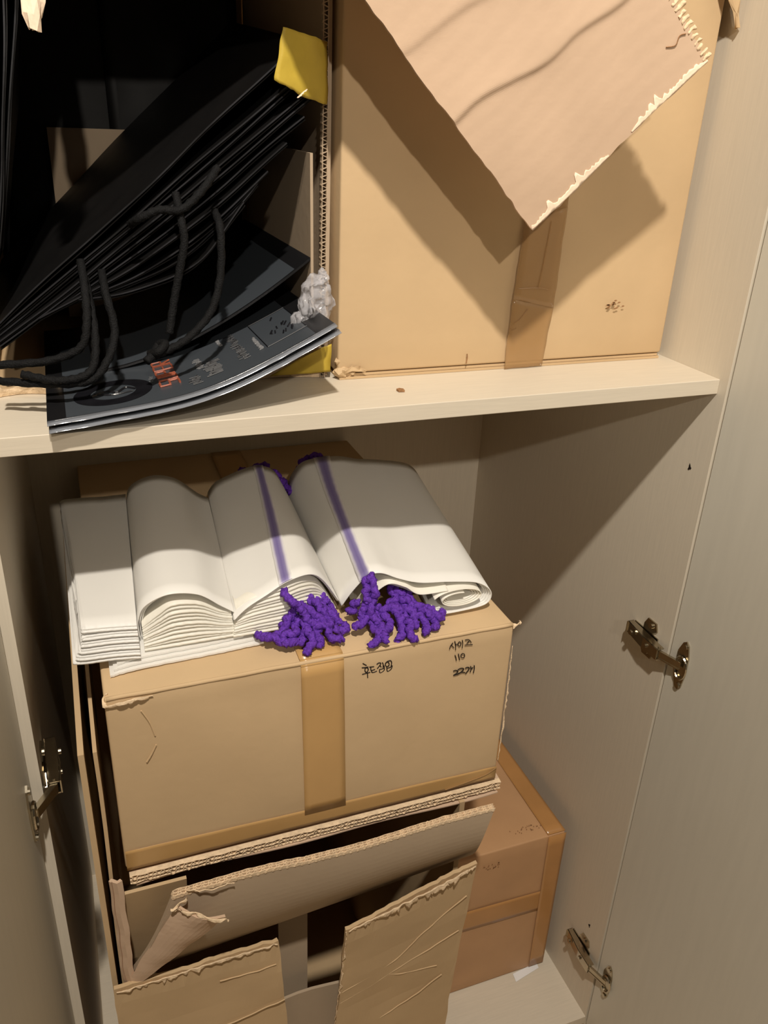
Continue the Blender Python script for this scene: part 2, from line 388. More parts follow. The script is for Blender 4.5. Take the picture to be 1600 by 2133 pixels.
# --- big carton on the shelf
b1 = thing('cardboard_box', 'large tan cardboard box on the shelf with a torn flap hanging in front', 'box', (-0.225, 0.30, H))
finish_carton(carton_mb(-0.446, -0.012, 0.100, 0.555, H+0.007, 1.635, 0.004, seed=3), 'box_body', M_KRAFT, b1)
mb = MB()   # layered bottom flaps seen as thin dark lines
mb.box(-0.440, -0.016, 0.101, 0.55, H+0.0035, H+0.0062); mb.box(-0.444, -0.014, 0.0995, 0.55, H+0.0003, H+0.003)
mb.build('bottom_flap', M_KRAFT3, b1)
mb = MB()
for k, (dx, dz, r) in enumerate(((0, 0.008, 0.009), (0.010, 0.006, 0.006), (-0.001, 0.020, 0.006))):
    P = []
    g = []
    for i in range(13):
        row = []
        for j in range(9):
            th = 2*math.pi*i/12; ph = math.pi*j/8
            p = V((-0.441+dx, 0.104, H+dz))+V((math.cos(th)*math.sin(ph)*r, math.sin(th)*math.sin(ph)*r*0.8, math.cos(ph)*r*0.8))
            row.append(p+jit(p, 0.004, 160, k))
        g.append(row)
    mb.sheet(g, 0.0003)
ragged(mb, [(-0.445, 0.098, H+0.004), (-0.43, 0.097, H+0.010), (-0.415, 0.0975, H+0.007)], 0.008, (0, 0, 1), 0.003, 4, 24, 0.0006)
mb.build('crushed_corner', M_KRAFT, b1)
mb = MB()   # tape running down the front and under
strip(mb, [(-0.2330, 0.0958, 1.625), (-0.1790, 0.0958, 1.625), (-0.1800, 0.0958, 1.350), (-0.2325, 0.0958, 1.335)], 10, 0.0002, 0.0003, 1)
strip(mb, [(-0.2325, 0.0958, 1.335), (-0.1800, 0.0958, 1.350), (-0.1820, 0.0955, 1.238), (-0.2370, 0.0955, 1.250)], 14, 0.0008, 0.0003, 2)
strip(mb, [(-0.2370, 0.0955, 1.250), (-0.1820, 0.0955, 1.238), (-0.1880, 0.0958, H+0.002), (-0.2400, 0.0958, H+0.0005)], 14, 0.0012, 0.0003, 3, 10)
mb.build('packing_tape', M_TAPEC, b1, smooth=True)
mb = MB()   # creases in the tape
for k, pts in enumerate(([(-0.234, 1.222), (-0.226, 1.226), (-0.217, 1.238)], [(-0.236, 1.214), (-0.229, 1.216)], [(-0.232, 1.262), (-0.205, 1.262), (-0.190, 1.259)], [(-0.199, 1.335), (-0.203, 1.29), (-0.206, 1.262)])):
    mb.tube(catmull([(x, 0.0948, z) for x, z in pts], 10), 0.0006, 5)
mb.build('tape_crease', M_TAPEC, b1)
mb = MB(); mb.tube([(-0.290, 0.0962, 1.189), (-0.2895, 0.0958, 1.184), (-0.2905, 0.0958, 1.178)], 0.0007, 5); mb.build('puncture_mark', M_STAIN, b1)
mb = MB()
for k in range(14):
    rnd = random.Random(k); x, z = -0.098+rnd.gauss(0, 0.006), 1.238+rnd.gauss(0, 0.0022)
    mb.prism([(x+0.0022*math.cos(a), 0.0962, z+0.001*math.sin(a)) for a in (0, 1.2, 2.4, 3.6, 4.8)], (0, -1, 0), 0.0003)
mb.build('scuff', M_STAIN, b1)
# the hanging flap: a squared-off corner pointing down, ripped top right
mb = MB()
T = V((-0.280, -0.004, 1.338)); eL = V((-0.7071, 0.0, 0.7071)); eR = V((0.716, -0.07, 0.694)).normalized()
def flap_pt(a, b):   # a along the right edge 0..0.225, b along the left edge 0..
    p = T+eR*a+eL*b
    h = p.z
    if h > 1.57:
        f = min(1, (h-1.57)/0.07); p = p+V((0, 0.098*f*f*(3-2*f), 0))
    r = 0.00005*math.sin(b*380+3*noise.noise(V((a*9, b*7, 0))))
    c1 = b-(0.132-0.17*a)-0.009*noise.noise(V((a*16, 0, 0))); c2 = b-(0.205-0.17*a)-0.008*noise.noise(V((a*14, 4, 0)))
    ridge = 0.0036*(1/(1+math.exp(-c1/0.0016)))*math.exp(-max(0, c1)/0.03)+0.0026*(1/(1+math.exp(-c2/0.0020)))*math.exp(-max(0, c2)/0.035)
    ridge *= 1
    p = p+V((0, -1, 0))*(ridge+r)+jit(p, 0.0016, 14, 7)
    return p
NB, NA = 230, 110
g = []
for i in range(NA+1):
    row = []
    for j in range(NB+1):
        a = 0.225*i/NA
        b = (0.427-0.98*a)*j/NB
        e = jit((a, b, 1), 0.0012, 90, 2) if (i in (0, NA) or j == 0) else V((0, 0, 0))
        if i > NA-4:
            a -= 0.004*abs(noise.noise(V((b*90, 1, 0))))*(i-NA+4)/4+0.05*b*(i-NA+4)/4
        row.append(flap_pt(a+e.x, b+e.y))
    g.append(row)
mb.sheet(g, 0.0042)
fl = mb.build('hanging_flap', M_LINER, b1, smooth=False)
mb = MB()    # peeled paper edge along the lower right side and the exposed flutes of the ripped side
ragged(mb, [flap_pt(0.0, 0.001)+V((0, -0.0008, 0)), flap_pt(0.05, 0.001)+V((0, -0.0010, 0)), flap_pt(0.10, 0.0005)+V((0, -0.0008, 0))], 0.012, eL, 0.0004, 5, 50, 0.0006)
ragged(mb, [flap_pt(0.13, 0.001)+V((0, -0.0008, 0)), flap_pt(0.18, 0.001)+V((0, -0.0010, 0)), flap_pt(0.224, 0.0005)+V((0, -0.0008, 0))], 0.011, eL, 0.0004, 6, 50, 0.0006)
mb.build('peeled_edge', M_PINK, fl, smooth=True)
mb = MB()
for k in range(15):
    b = 0.004+k*0.0062; a = 0.2225-0.05*b
    w = 0.009+0.0035*noise.noise(V((k*1.3, 2, 0)))+(0.004 if k > 8 else 0)
    g = []
    for i in range(7):
        r = []
        for j in range(5):
            p = flap_pt(a-0.002+w*i/6, b+0.0040*(j/4-0.5))+V((0, 0.0012-0.0022*math.sin(math.pi*j/4), 0)); r.append(p+jit(p, 0.0018, 200, k))
        g.append(r)
    mb.sheet(g, 0.0008)
mb.build('torn_flutes', M_FLUTE, fl, smooth=True)
mb = MB(); mb.tube(catmull([flap_pt(0.196, 0.041)+V((0, -0.001, 0)), flap_pt(0.204, 0.036)+V((0, -0.0012, 0)), flap_pt(0.211, 0.040)+V((0, -0.0012, 0)), flap_pt(0.217, 0.037)+V((0, -0.001, 0))], 14), 0.0005, 5); mb.build('tear_line', M_STAIN, fl)
# small torn tips of the other flaps at the top right
mb = MB(); g = []
for i in range(9):
    f = i/8; z = 1.535+0.11*f; w = 0.002+0.026*min(1, f*2.6)
    g.append([V((-0.004-w*(1-j/4), 0.083+0.01*f, z))+jit((j*0.1, f, 0), 0.003, 9, 3) for j in range(5)])
mb.sheet(g, 0.003); mb.build('torn_flap', M_KRAFT3, b1)

# --- open carton full of black bags
b2 = thing('open_cardboard_box', 'open-fronted brown cardboard box on the shelf packed with black paper bags', 'box', (-0.62, 0.33, H))
def wall(mb, x0, x1, y0, y1, z0, z1): mb.box(x0, x1, y0, y1, z0, z1)
mb = MB(); wall(mb, -0.800, -0.794, 0.13, 0.50, H+0.0005, 1.66); mb.build('side_wall', M_KRAFT3, b2)
mb = MB(); wall(mb, -0.794, -0.458, 0.494, 0.50, H+0.0005, 1.66); mb.build('back_wall', M_KRAFT3, b2)
mb = MB(); wall(mb, -0.794, -0.458, 0.135, 0.494, H+0.0005, H+0.0045); mb.build('bottom_panel', M_KRAFT3, b2)
mb = MB()
corrugated(mb, lambda s, h, e: V((-0.4640+h+0.002*math.sin(s*7), 0.112+e+0.003*math.sin(s*9), H+0.001+s)), 0.49, 0.0058, 0.38, walls=1, period=0.0072, lt=0.0009, rec=0.006, seed=2)
mb.build('side_wall', M_INNER, b2)
mb = MB(); g = [[V((-0.4668-0.002*(i/12), 0.122+0.30*j/6, H+0.004+(1.394-H)*i/12)) for j in range(7)] for i in range(13)]
mb.sheet(g, 0.003, side=-1); mb.build('inner_flap', M_INNER, b2)
mb = MB(); wall(mb, -0.800, -0.458, 0.0, 0.50, 1.632, 1.637); mb.build('top_flap', M_KRAFT3, b2)
mb = MB(); wall(mb, -0.715, -0.600, 0.440, 0.444, H+0.006, 1.405); mb.build('inner_flap', M_INNER, b2)
mb = MB()
for k, (x0, x1, h0, h1) in enumerate(((-0.793, -0.735, 0.010, 0.014), (-0.54, -0.462, 0.012, 0.052))):
    g = []
    for i in range(31):
        f = i/30; x = x0+(x1-x0)*f; hh = (h0+(h1-h0)*f)*(0.85+0.5*noise.noise(V((x*70, k, 0)))); row = []
        for j in range(6):
            p = V((x, 0.118+0.006*math.sin(f*4)-0.002*j/5, H+0.0006+hh*j/5)); row.append(p+jit(p, 0.004*(j/5), 80, k))
        g.append(row)
    mb = MB(); mb.sheet(g, 0.003); mb.build('torn_front_edge', M_FLUTE, b2)
mb = MB()
strip(mb, [(-0.520, 0.112, H+0.006), (-0.452, 0.108, H+0.008), (-0.452, 0.106, H+0.040), (-0.478, 0.106, H+0.030)], 12, 0.0012, 0.0006, 5)
o = mb.build('yellow_tape', M_YEL, b2, smooth=True)
mb = MB(); g = []
for i in range(17):
    f = i/16; row = []
    for j in range(13):
        q = j/12
        # wraps round the front edge of the wall: free part on the left, stuck on the edge at right
        l = V((-0.508-0.008*f, 0.084, 1.503-0.043*f)); r = V((-0.4585, 0.106, 1.497-0.050*f))
        p = l.lerp(r, q); p.z -= 0.0055*q*(1-q)*4*0+0.006*math.sin(q*2.2)*f
        p.y += -0.004*math.sin(q*math.pi)+0.012*max(0, q-0.68)*(1-f)
        row.append(p+jit(p, 0.0026, 55, 9)+jit(p, 0.0015*(1 if i in (0, 16) else 0), 240, 4))
    g.append(row)
mb.sheet(g, 0.0006); mb.build('yellow_tape', M_YEL, b2, smooth=True)
mb = MB(); ragged(mb, [(-0.4950, 0.084, 1.4475), (-0.4905, 0.083, 1.4515), (-0.4860, 0.083, 1.4545)], 0.004, (0, 0, -1), 0.001, 3, 14, 0.0006); mb.build('torn_paper', M_PINK, b2)
mb = MB(); g = []
for i in range(15):
    f = i/14; z = 1.484+0.13*f; w = 0.0015+0.020*min(1, (f*3.4))**0.8
    g.append([V((-0.7185+0.004*f+(j/6-0.45)*w, 0.02+0.06*f*f-0.004*math.sin(j/6*3), z))+jit((j*0.13, f*2, 0), 0.004, 3, 3) for j in range(7)])
mb.sheet(g, 0.0025); mb.build('torn_flap', M_PINK, b2)

# --- black paper bags leaning in the open carton
def bag(mb, A, B, y0, y1, sag, t, seed, wob=0.002, n=26, lift=0.0):
    g = []
    for i in range(n+1):
        f = i/n; row = []
        base = A.lerp(B, f); d = (B-A).normalized(); nr = V((-d.z, 0, d.x)) if True else 0
        base = base-nr*sag*math.sin(math.pi*f)
        for j in range(7):
            q = j/6; p = V((base.x, y0+(y1-y0)*q+0.004*noise.noise(V((f*5, seed, 0))), base.z+lift*q*(0.35+0.65*f))); row.append(p+nr*wob*noise.noise(V((f*3, q*2, seed*3.1)))*1.5)
        g.append(row)
    mb.sheet(g, t); return g
def folded_bag(label, A, B, y0, y1, sag, seed, handle=None, group=None, name='black_paper_bag', lift=0.0):
    r = thing(name, label, 'bag', ((A.x+B.x)/2, (y0+y1)/2, (A.z+B.z)/2), group)
    mb = MB(); bag(mb, A, B, y0, y1, sag, 0.0013, seed, lift=lift); bag(mb, A+V((0.0006, 0, -0.0022)), B+V((0.0012, 0, -0.0024)), y0+0.002, y1, sag, 0.0010, seed+0.1, lift=lift)
    mb.build('bag_body', M_BAG, r, smooth=False)
    mb = MB(); d = (B-A).normalized(); nr = V((-d.z, 0, d.x))
    pts = [A.lerp(B, i/30)-nr*sag*math.sin(math.pi*i/30)+nr*0.003*noise.noise(V((i/30*3, 0, seed*3.1))) for i in range(31)]
    mb.sheet([[V((p.x, y0-0.0006+0.004*noise.noise(V((i/30*5, seed, 0))), p.z))+nr*0.0004, V((p.x, y0-0.0006+0.004*noise.noise(V((i/30*5, seed, 0))), p.z))-nr*0.0009] for i, p in enumerate(pts)], 0.0005)
    mb.build('folded_edge', M_BAGE, r)
    if handle:
        for hd in handle:
            mb = MB(); P = catmull(hd, 60)
            mb.tube(P, 0.0037, 10, rf=lambda i, n, th, r: r*(1+0.14*math.sin(3*th+i*1.5)))
            mb.build('rope_handle', M_ROPE, r, smooth=True)
    return r
h_y = 0.062
RP = {
 2: [[(-0.702, 0.10, 1.300), (-0.702, 0.066, 1.281), (-0.704, 0.05, 1.254), (-0.712, 0.046, 1.232), (-0.741, 0.05, 1.220), (-0.785, 0.06, 1.216)]],
 4: [[(-0.684, 0.10, 1.290), (-0.684, 0.07, 1.276), (-0.680, 0.056, 1.244), (-0.690, 0.042, 1.219), (-0.708, 0.036, 1.203), (-0.743, 0.044, 1.200), (-0.785, 0.06, 1.201)],
     [(-0.700, 0.092, 1.285), (-0.698, 0.052, 1.241), (-0.706, 0.036, 1.212), (-0.734, 0.036, 1.205), (-0.765, 0.05, 1.209)]],
 1: [[(-0.655, 0.085, 1.335), (-0.648, 0.066, 1.342), (-0.631, 0.062, 1.350), (-0.611, 0.064, 1.350), (-0.590, 0.07, 1.366), (-0.572, 0.085, 1.385)]],
 6: [[(-0.612, 0.085, 1.362), (-0.611, 0.066, 1.340), (-0.610, 0.062, 1.322), (-0.616, 0.062, 1.296), (-0.623, 0.062, 1.268), (-0.630, 0.058, 1.238)]],
 7: [[(-0.574, 0.10, 1.345), (-0.574, 0.074, 1.331), (-0.577, 0.066, 1.291), (-0.589, 0.058, 1.258), (-0.612, 0.05, 1.236), (-0.632, 0.046, 1.226), (-0.646, 0.045, 1.221)]],
}
where = ['topmost of the black paper bags leaning diagonally in the open box', 'black paper bag second from the top of the diagonal stack, with a coiled rope handle',
 'black paper bag third from the top of the leaning stack, its rope looping down left', 'black paper bag fourth from the top of the leaning diagonal stack',
 'black paper bag mid-stack with two rope handles hanging over the printed sleeve', 'black paper bag just under the middle of the leaning stack, sixth from the top',
 'black paper bag low in the leaning stack, a rope hanging straight down', 'black paper bag low in the stack, its long rope knotted on the printed sleeve',
 'second lowest black paper bag of the leaning stack, sagging in the middle', 'lowest black paper bag of the leaning stack, sagging most over the printed sleeve']
for i in range(10):
    A = V((-0.7880+0.0008*i, 0, 1.238-0.0040*i+(0 if i < 5 else 0.0062*(i-4)))) if i < 5 else V((-0.7570+0.012*(i-5), 0, 1.2420+0.006*(i-5)))
    B = [V((-0.486, 0, 1.496)), V((-0.474, 0, 1.478)), V((-0.473, 0, 1.470)), V((-0.473, 0, 1.459)), V((-0.474, 0, 1.449)), V((-0.482, 0, 1.431)), V((-0.502, 0, 1.408)), V((-0.520, 0, 1.382)), V((-0.530, 0, 1.370)), V((-0.545, 0, 1.352))][i]
    sag = [0.0, 0.001, 0.002, 0.003, 0.004, 0.008, 0.012, 0.017, 0.022, 0.027][i]
    bg_ = folded_bag(where[i], A, B, 0.100+0.004*(i % 3), 0.43, sag, i*1.7, RP.get(i), 'black paper bags leaning in the open box', lift=0.036-0.003*i)
    if i == 7: bag7 = bg_
wl = ['black paper bag standing upright against the left side of the open box, leftmost', 'upright black paper bag second from the left side of the open box', 'upright black paper bag third from the left side of the open box', 'upright black paper bag fourth from the left, nearest the dark gap in the open box']
for i in range(4):
    folded_bag(wl[i], V((-0.7885+0.006*i, 0, 1.262+0.016*i)), V((-0.750+0.0115*i, 0, 1.60)), 0.085+0.012*i, 0.36, 0.003, 40+i*2.3, None, 'black paper bags standing upright in the open box')

rb = thing('black_paper_bag', 'large black bag shape added to darken the back of the open box', 'bag', (-0.63, 0.46, 1.18))  # added black sheets covering the back wall to darken the box interior
mb = MB(); mb.sheet([[V((-0.786+0.312*i/12, 0.462+0.008*noise.noise(V((i*0.3, j*0.3, 2))), 1.176+0.44*j/12)) for j in range(13)] for i in range(13)], 0.003)
mb.build('bag_body', M_BAG, rb, smooth=True)
mb = MB(); mb.sheet([[V((-0.640+0.166*i/12, 0.452+0.006*noise.noise(V((i*0.3, j*0.3, 9))), 1.176+0.41*j/12)) for j in range(13)] for i in range(13)], 0.003)
mb.build('added_dark_panel', M_BAG, rb, smooth=True)

# --- printed glossy sleeves
def sleeve(name, label, pf, rim=True, nU=40, nV=24):
    r = thing(name, label, 'packaging', pf(0.5, 0.3), 'glossy black printed packs')
    mb = MB(); mb.sheet([[pf(i/nU, j/nV) for j in range(nV+1)] for i in range(nU+1)], 0.0022, uv=True)
    mb.build('sleeve_body', M_SLEEVE, r, smooth=False)
    mb = MB()   # clear plastic rim along the open front edge
    mb.sheet([[pf(i/nU, -0.022+0.004*noise.noise(V((i*0.3, 1, 0))))+V((0, 0, -0.0008)), pf(i/nU, 0.004)+V((0, 0, 0.0007))] for i in range(nU+1)], 0.0005)
    if not rim: return r
    mb.build('clear_rim', M_CLEAR, r, smooth=True)
    return r
def pf1(u, v):
    x = -0.7480+0.272*u; z = 1.1795+0.006*u+0.064*u**2.2; y = -0.004+0.022*u+0.36*v
    return V((x, y, z+0.0015*math.sin(u*9)*(1-v)-0.004*v))
def pf2(u, v):
    p = pf1(u, v); return V((p.x+0.001+0.002*u, p.y-0.004, p.z-0.0055))
def pf3(u, v):
    x = -0.700+0.229*u; return V((x, 0.135+0.33*v-0.012*u, 1.184+0.112*u**1.6))
s1 = sleeve('printed_sleeve', 'top glossy black pack with orange lettering, lying over the shelf edge', pf1)
s2 = sleeve('printed_sleeve', 'glossy black pack directly under the orange-lettered one, edge showing below it', pf2)
s3 = sleeve('printed_sleeve', 'glossy black pack behind, tilted up against the right side of the open box', pf3, rim=False)
def on1(u, v, h=0.0006): return pf1(u, v)+V((0, 0, h))
def strokes(mb, letters, org, lw, hh, adv, slant=0, w=0.0012, gap=1.28):
    """block letters reading along v (away from the front), tops towards -u"""
    F_ = {'S': [[(1,1),(0,1),(0,.5),(1,.5),(1,0),(0,0)]], 'U': [[(0,1),(0,0),(1,0),(1,1)]], 'P': [[(0,0),(0,1),(1,1),(1,.5),(0,.5)]], 'E': [[(1,1),(0,1),(0,0),(1,0)],[(0,.5),(.8,.5)]],
          'R': [[(0,0),(0,1),(1,1),(1,.5),(0,.5)],[(.3,.5),(1,0)]], 'T': [[(0,1),(1,1)],[(.5,1),(.5,0)]], 'I': [[(.5,0),(.5,1)]], ' ': []}
    c = 0
    for ch in letters:
        for st in F_[ch]:
            P = poly([(x, y, 0) for x, y in st], max(2, (len(st)-1)*4+1))
            Q = [on1(org[0]-(p.y*hh)/0.279, org[1]+(c+p.x*lw)/0.36, 0.0008) for p in P]
            mb.tube(Q, w, 5)
        c += lw*gap
mb = MB(); strokes(mb, 'SUPER', (0.455, 0.115), 0.0125, 0.019, 0, w=0.00115, gap=1.42); mb.build('orange_lettering', M_PRINT, s1)
mb = MB(); strokes(mb, 'TTE', (0.455, 0.41), 0.0125, 0.019, 0, w=0.00115, gap=1.42); mb.build('orange_lettering', M_PRINT, s1)
mb = MB(); rnd = random.Random(5)
def rowmarks(mb, u0, v0, v1, hh, n, w, seed, op=0):
    rr = random.Random(seed)
    for k in range(n):
        v = v0+(v1-v0)*k/n
        a = hh*(0.6+0.4*rr.random()); off = rr.random()*0.25*hh
        mb.tube([on1(u0-off/0.279, v), on1(u0-(off+a)/0.279, v+0.003*(rr.random()-0.5))], w, 4)
        if rr.random() < 0.6: mb.tube([on1(u0-(off+a*rr.random())/0.279, v), on1(u0-(off+a*rr.random())/0.279, v+0.010)], w, 4)
rowmarks(mb, 0.560, 0.175, 0.275, 0.008, 10, 0.00045, 1)
mb.build('small_lettering', M_PRINTW, s1); mb = MB()
rowmarks(mb, 0.770, 0.110, 0.240, 0.0045, 22, 0.0004, 2)
mb.build('small_lettering', M_PRINTW, s1); mb = MB()
rowmarks(mb, 0.660, 0.300, 0.370, 0.004, 14, 0.0004, 3)
mb.build('small_lettering', M_PRINTW, s1); mb = MB()
rowmarks(mb, 0.375, 0.185, 0.235, 0.006, 4, 0.0003, 8)
mb.build('small_lettering', M_PRINTW, s1)
mb = MB(); mb.tube(catmull([(-0.650, 0.050, 1.2215), (-0.643, 0.040, 1.226), (-0.636, 0.047, 1.231), (-0.641, 0.056, 1.228), (-0.647, 0.046, 1.222), (-0.655, 0.040, 1.217)], 40), 0.0042, 10); kn = mb.build('knot', M_ROPE, bag7, smooth=True)
mb = MB(); rowmarks(mb, 0.715, 0.10, 0.37, 0.010, 26, 0.0005, 4); rowmarks(mb, 0.62, 0.085, 0.21, 0.018, 11, 0.0007, 6); rowmarks(mb, 0.53, 0.06, 0.13, 0.014, 6, 0.0006, 7)
mb.build('faint_lettering', M_PRINTW if False else M_PRINTK, s1)
mb = MB()
def ring(mb, cu, cv, r0, r1, a0=0, a1=2*math.pi, n=48):
    g = []
    for i in range(n+1):
        a = a0+(a1-a0)*i/n; g.append([on1(cu+r*math.cos(a)/0.279, cv+r*math.sin(a)/0.36, 0.0004) for r in (r0, (r0+r1)/2, r1)])
    mb.sheet(g, 0.0002)
ring(mb, 0.225, 0.155, 0.022, 0.038)
mb.tube(catmull([on1(0.15, 0.14), on1(0.20, 0.17), on1(0.235, 0.145), on1(0.27, 0.175), on1(0.30, 0.15)], 20), 0.0012, 5)
mb.tube(catmull([on1(0.16, 0.16), on1(0.22, 0.13), on1(0.29, 0.135)], 20), 0.0010, 5)
mb.build('emblem', M_PRINTK, s1); mb = MB()
for (u0, v0, u1, v1) in ((0.78, 0.10, 0.93, 0.10), (0.78, 0.36, 0.93, 0.36), (0.78, 0.10, 0.78, 0.36), (0.93, 0.10, 0.93, 0.36)):
    mb.tube([on1(u0+(u1-u0)*k/8, v0+(v1-v0)*k/8) for k in range(9)], 0.0005, 4)
rr = random.Random(9)
for k in range(14):
    u, v = 0.81+0.09*rr.random(), 0.14+0.18*rr.random(); mb.tube([on1(u, v), on1(u+0.02*rr.random(), v+0.02)], 0.0009, 5)
mb.build('printed_panel', M_PRINTK, s1)

# --- bubble wrap and a crumb on the shelf
g = []; mb = MB()
for i in range(61):
    row = []
    for j in range(41):
        th = 2*math.pi*i/60; ph = math.pi*j/40
        p = V((math.cos(th)*math.sin(ph)*0.0185, math.sin(th)*math.sin(ph)*0.014, math.cos(ph)*0.045))
        p.x *= 1.0-0.35*max(0, p.z/0.036); p.x += 0.010*(p.z/0.036)
        q = p+V((-0.4815, 0.082, 1.248))
        q += jit(q, 0.007, 45, 1)+jit(q, 0.005, 120, 2)+jit(q, 0.003, 300, 3)
        row.append(q)
    g.append(row)
for i in range(60):
    pass
mb.sheet(g, 0.0002)
tag(mb.build('bubble_wrap', M_BUBBLE, smooth=True), 'crumpled wad of clear bubble wrap wedged between the two shelf boxes', 'bubble wrap')
mb = MB(); mb.prism([(-0.3955, 0.042, H+0.0003), (-0.389, 0.041, H+0.0003), (-0.3885, 0.047, H+0.0003), (-0.392, 0.050, H+0.0003), (-0.396, 0.048, H+0.0003)], (0, 0, 1), 0.0022)
tag(mb.build('cardboard_crumb', M_STAIN), 'tiny scrap of torn cardboard lying alone on the shelf', 'scrap')

# ------------------------------------------------------------------ lower compartment
# --- taped carton with the handwriting
b3 = thing('cardboard_box', 'closed tan cardboard box with black handwriting, white film bundles on its top', 'box', (-0.503, 0.26, 0.672))
X0, X1, Y0, Y1, Z0, Z1 = -0.731, -0.273, -0.050, 0.572, 0.6735, 0.906
finish_carton(carton_mb(X0, X1, Y0, Y1, Z0, Z1, 0.003, seed=8), 'box_body', M_KRAFT, b3)
mb = MB()
strip(mb, [(-0.527, Y0-0.0022, 0.690), (-0.4765, Y0-0.0022, 0.690), (-0.4830, Y0-0.0022, Z1-0.004), (-0.5310, Y0-0.0022, Z1-0.004)], 14, 0.0002, 0.0003, 1)
strip(mb, [(-0.5310, Y0-0.0022, Z1-0.004), (-0.4830, Y0-0.0022, Z1-0.004), (-0.4830, Y0+0.003, Z1+0.0022), (-0.5310, Y0+0.003, Z1+0.0022)], 4, 0.0, 0.0003, 1)
strip(mb, [(-0.5310, Y0+0.003, Z1+0.0022), (-0.4830, Y0+0.003, Z1+0.0022), (-0.4680, 0.566, Z1+0.0022), (-0.5180, 0.566, Z1+0.0022)], 30, 0.0002, 0.0003, 2)
mb.build('packing_tape', M_TAPE, b3, smooth=True)
mb = MB()
strip(mb, [(-0.7295, Y0-0.0018, 0.672), (-0.7295, Y0-0.0018, 0.7005), (-0.2740, Y0-0.0018, 0.6920), (-0.2740, Y0-0.0018, 0.6725)], 30, 0.0003, 0.0003, 3)
mb.build('packing_tape', M_TAPE, b3, smooth=True)
mb = MB()
mb.tube(catmull([(-0.345, Y0-0.0026, 0.6745), (-0.315, Y0-0.003, 0.6790), (-0.290, Y0-0.003, 0.6835), (-0.275, Y0-0.003, 0.6910)], 20), 0.0008, 5); mb.build('tape_crease', M_TAPEC, b3)
mb = MB()   # rounded crease along the top front edge
mb.tube([(X0+0.002+(X1-X0-0.004)*i/40, Y0+0.0012+0.0006*noise.noise(V((i*0.4, 0, 0))), Z1-0.0012+0.0006*noise.noise(V((i*0.3, 5, 0)))) for i in range(41)], 0.0024, 10)
mb.build('folded_edge', M_KRAFT, b3, smooth=True)
mb = MB()
ragged(mb, [(-0.730, Y0-0.0026, Z1-0.006), (-0.715, Y0-0.0034, Z1-0.004), (-0.700, Y0-0.0034, Z1-0.002), (-0.684, Y0-0.0026, Z1-0.004)], 0.006, (0, 0, -1), 0.0022, 12, 40, 0.0008)
ragged(mb, [(-0.733, Y0-0.001, Z1-0.008), (-0.7325, Y0+0.004, Z1-0.002), (-0.729, Y0+0.006, Z1+0.002)], 0.008, (1, 0, 0), 0.002, 13, 24, 0.0008)
mb.build('torn_corner', M_FLUTE, b3, smooth=True); mb = MB()
ragged(mb, [(-0.276, Y0-0.002, Z1-0.006), (-0.270, Y0-0.003, Z1-0.001), (-0.2645, Y0+0.003, Z1+0.002)], 0.007, (0.3, 0.2, 1), 0.004, 14, 24, 0.0012)
ragged(mb, [(-0.2735, Y0-0.0015, Z1-0.03), (-0.2728, Y0-0.0015, 0.80), (-0.2735, Y0-0.0015, 0.70)], 0.003, (1, 0, 0), 0.0012, 15, 60, 0.0006)
mb.build('torn_corner', M_FLUTE, b3, smooth=True)
mb = MB()
for pts, r in (([(-0.697, 0.885), (-0.690, 0.868), (-0.686, 0.850)], 0.0009), ([(-0.686, 0.838), (-0.692, 0.826), (-0.697, 0.818)], 0.0009)):
    mb.tube(catmull([(x, Y0-0.0012, z) for x, z in pts], 12), r, 5)
mb.build('dent_line', M_KRAFT, b3)
WR = [[(-0.4606, 0.8916), (-0.4587, 0.8899), (-0.4564, 0.8881)], [(-0.4617, 0.886), (-0.4582, 0.8856), (-0.4541, 0.8856)], [(-0.4577, 0.8846), (-0.458, 0.8817), (-0.4568, 0.8789), (-0.4552, 0.8793), (-0.4542, 0.8816), (-0.4547, 0.8839), (-0.4563, 0.8848), (-0.4577, 0.8846)], [(-0.4611, 0.877), (-0.4567, 0.8774), (-0.4516, 0.8778)], [(-0.4548, 0.8781), (-0.4547, 0.8744), (-0.4544, 0.8707)], [(-0.4529, 0.8851), (-0.45, 0.8847), (-0.4474, 0.8845)], [(-0.4512, 0.8846), (-0.451, 0.8809), (-0.4498, 0.8799), (-0.446, 0.8805)], [(-0.4501, 0.8796), (-0.4497, 0.8773), (-0.4471, 0.8768), (-0.4437, 0.8778)], [(-0.4443, 0.8867), (-0.4421, 0.8881), (-0.4396, 0.8875), (-0.4404, 0.8848), (-0.4435, 0.8807)], [(-0.4404, 0.8848), (-0.439, 0.8819)], [(-0.4377, 0.8878), (-0.4366, 0.885), (-0.4366, 0.8807)], [(-0.4408, 0.8794), (-0.4403, 0.8749), (-0.4381, 0.8747), (-0.4353, 0.8767), (-0.4351, 0.8796), (-0.4355, 0.8834)], [(-0.4408, 0.8792), (-0.4383, 0.8792), (-0.4354, 0.8797)], [(-0.4316, 0.888), (-0.4337, 0.8859), (-0.4336, 0.8829), (-0.4319, 0.8809), (-0.4297, 0.8821), (-0.4295, 0.8846), (-0.4315, 0.8876)], [(-0.4316, 0.888), (-0.428, 0.8883), (-0.4266, 0.8854), (-0.427, 0.88)], [(-0.4322, 0.8804), (-0.4313, 0.8747), (-0.429, 0.8749), (-0.4265, 0.877), (-0.4256, 0.8812)], [(-0.4318, 0.8781), (-0.4296, 0.8791), (-0.427, 0.8793)]]
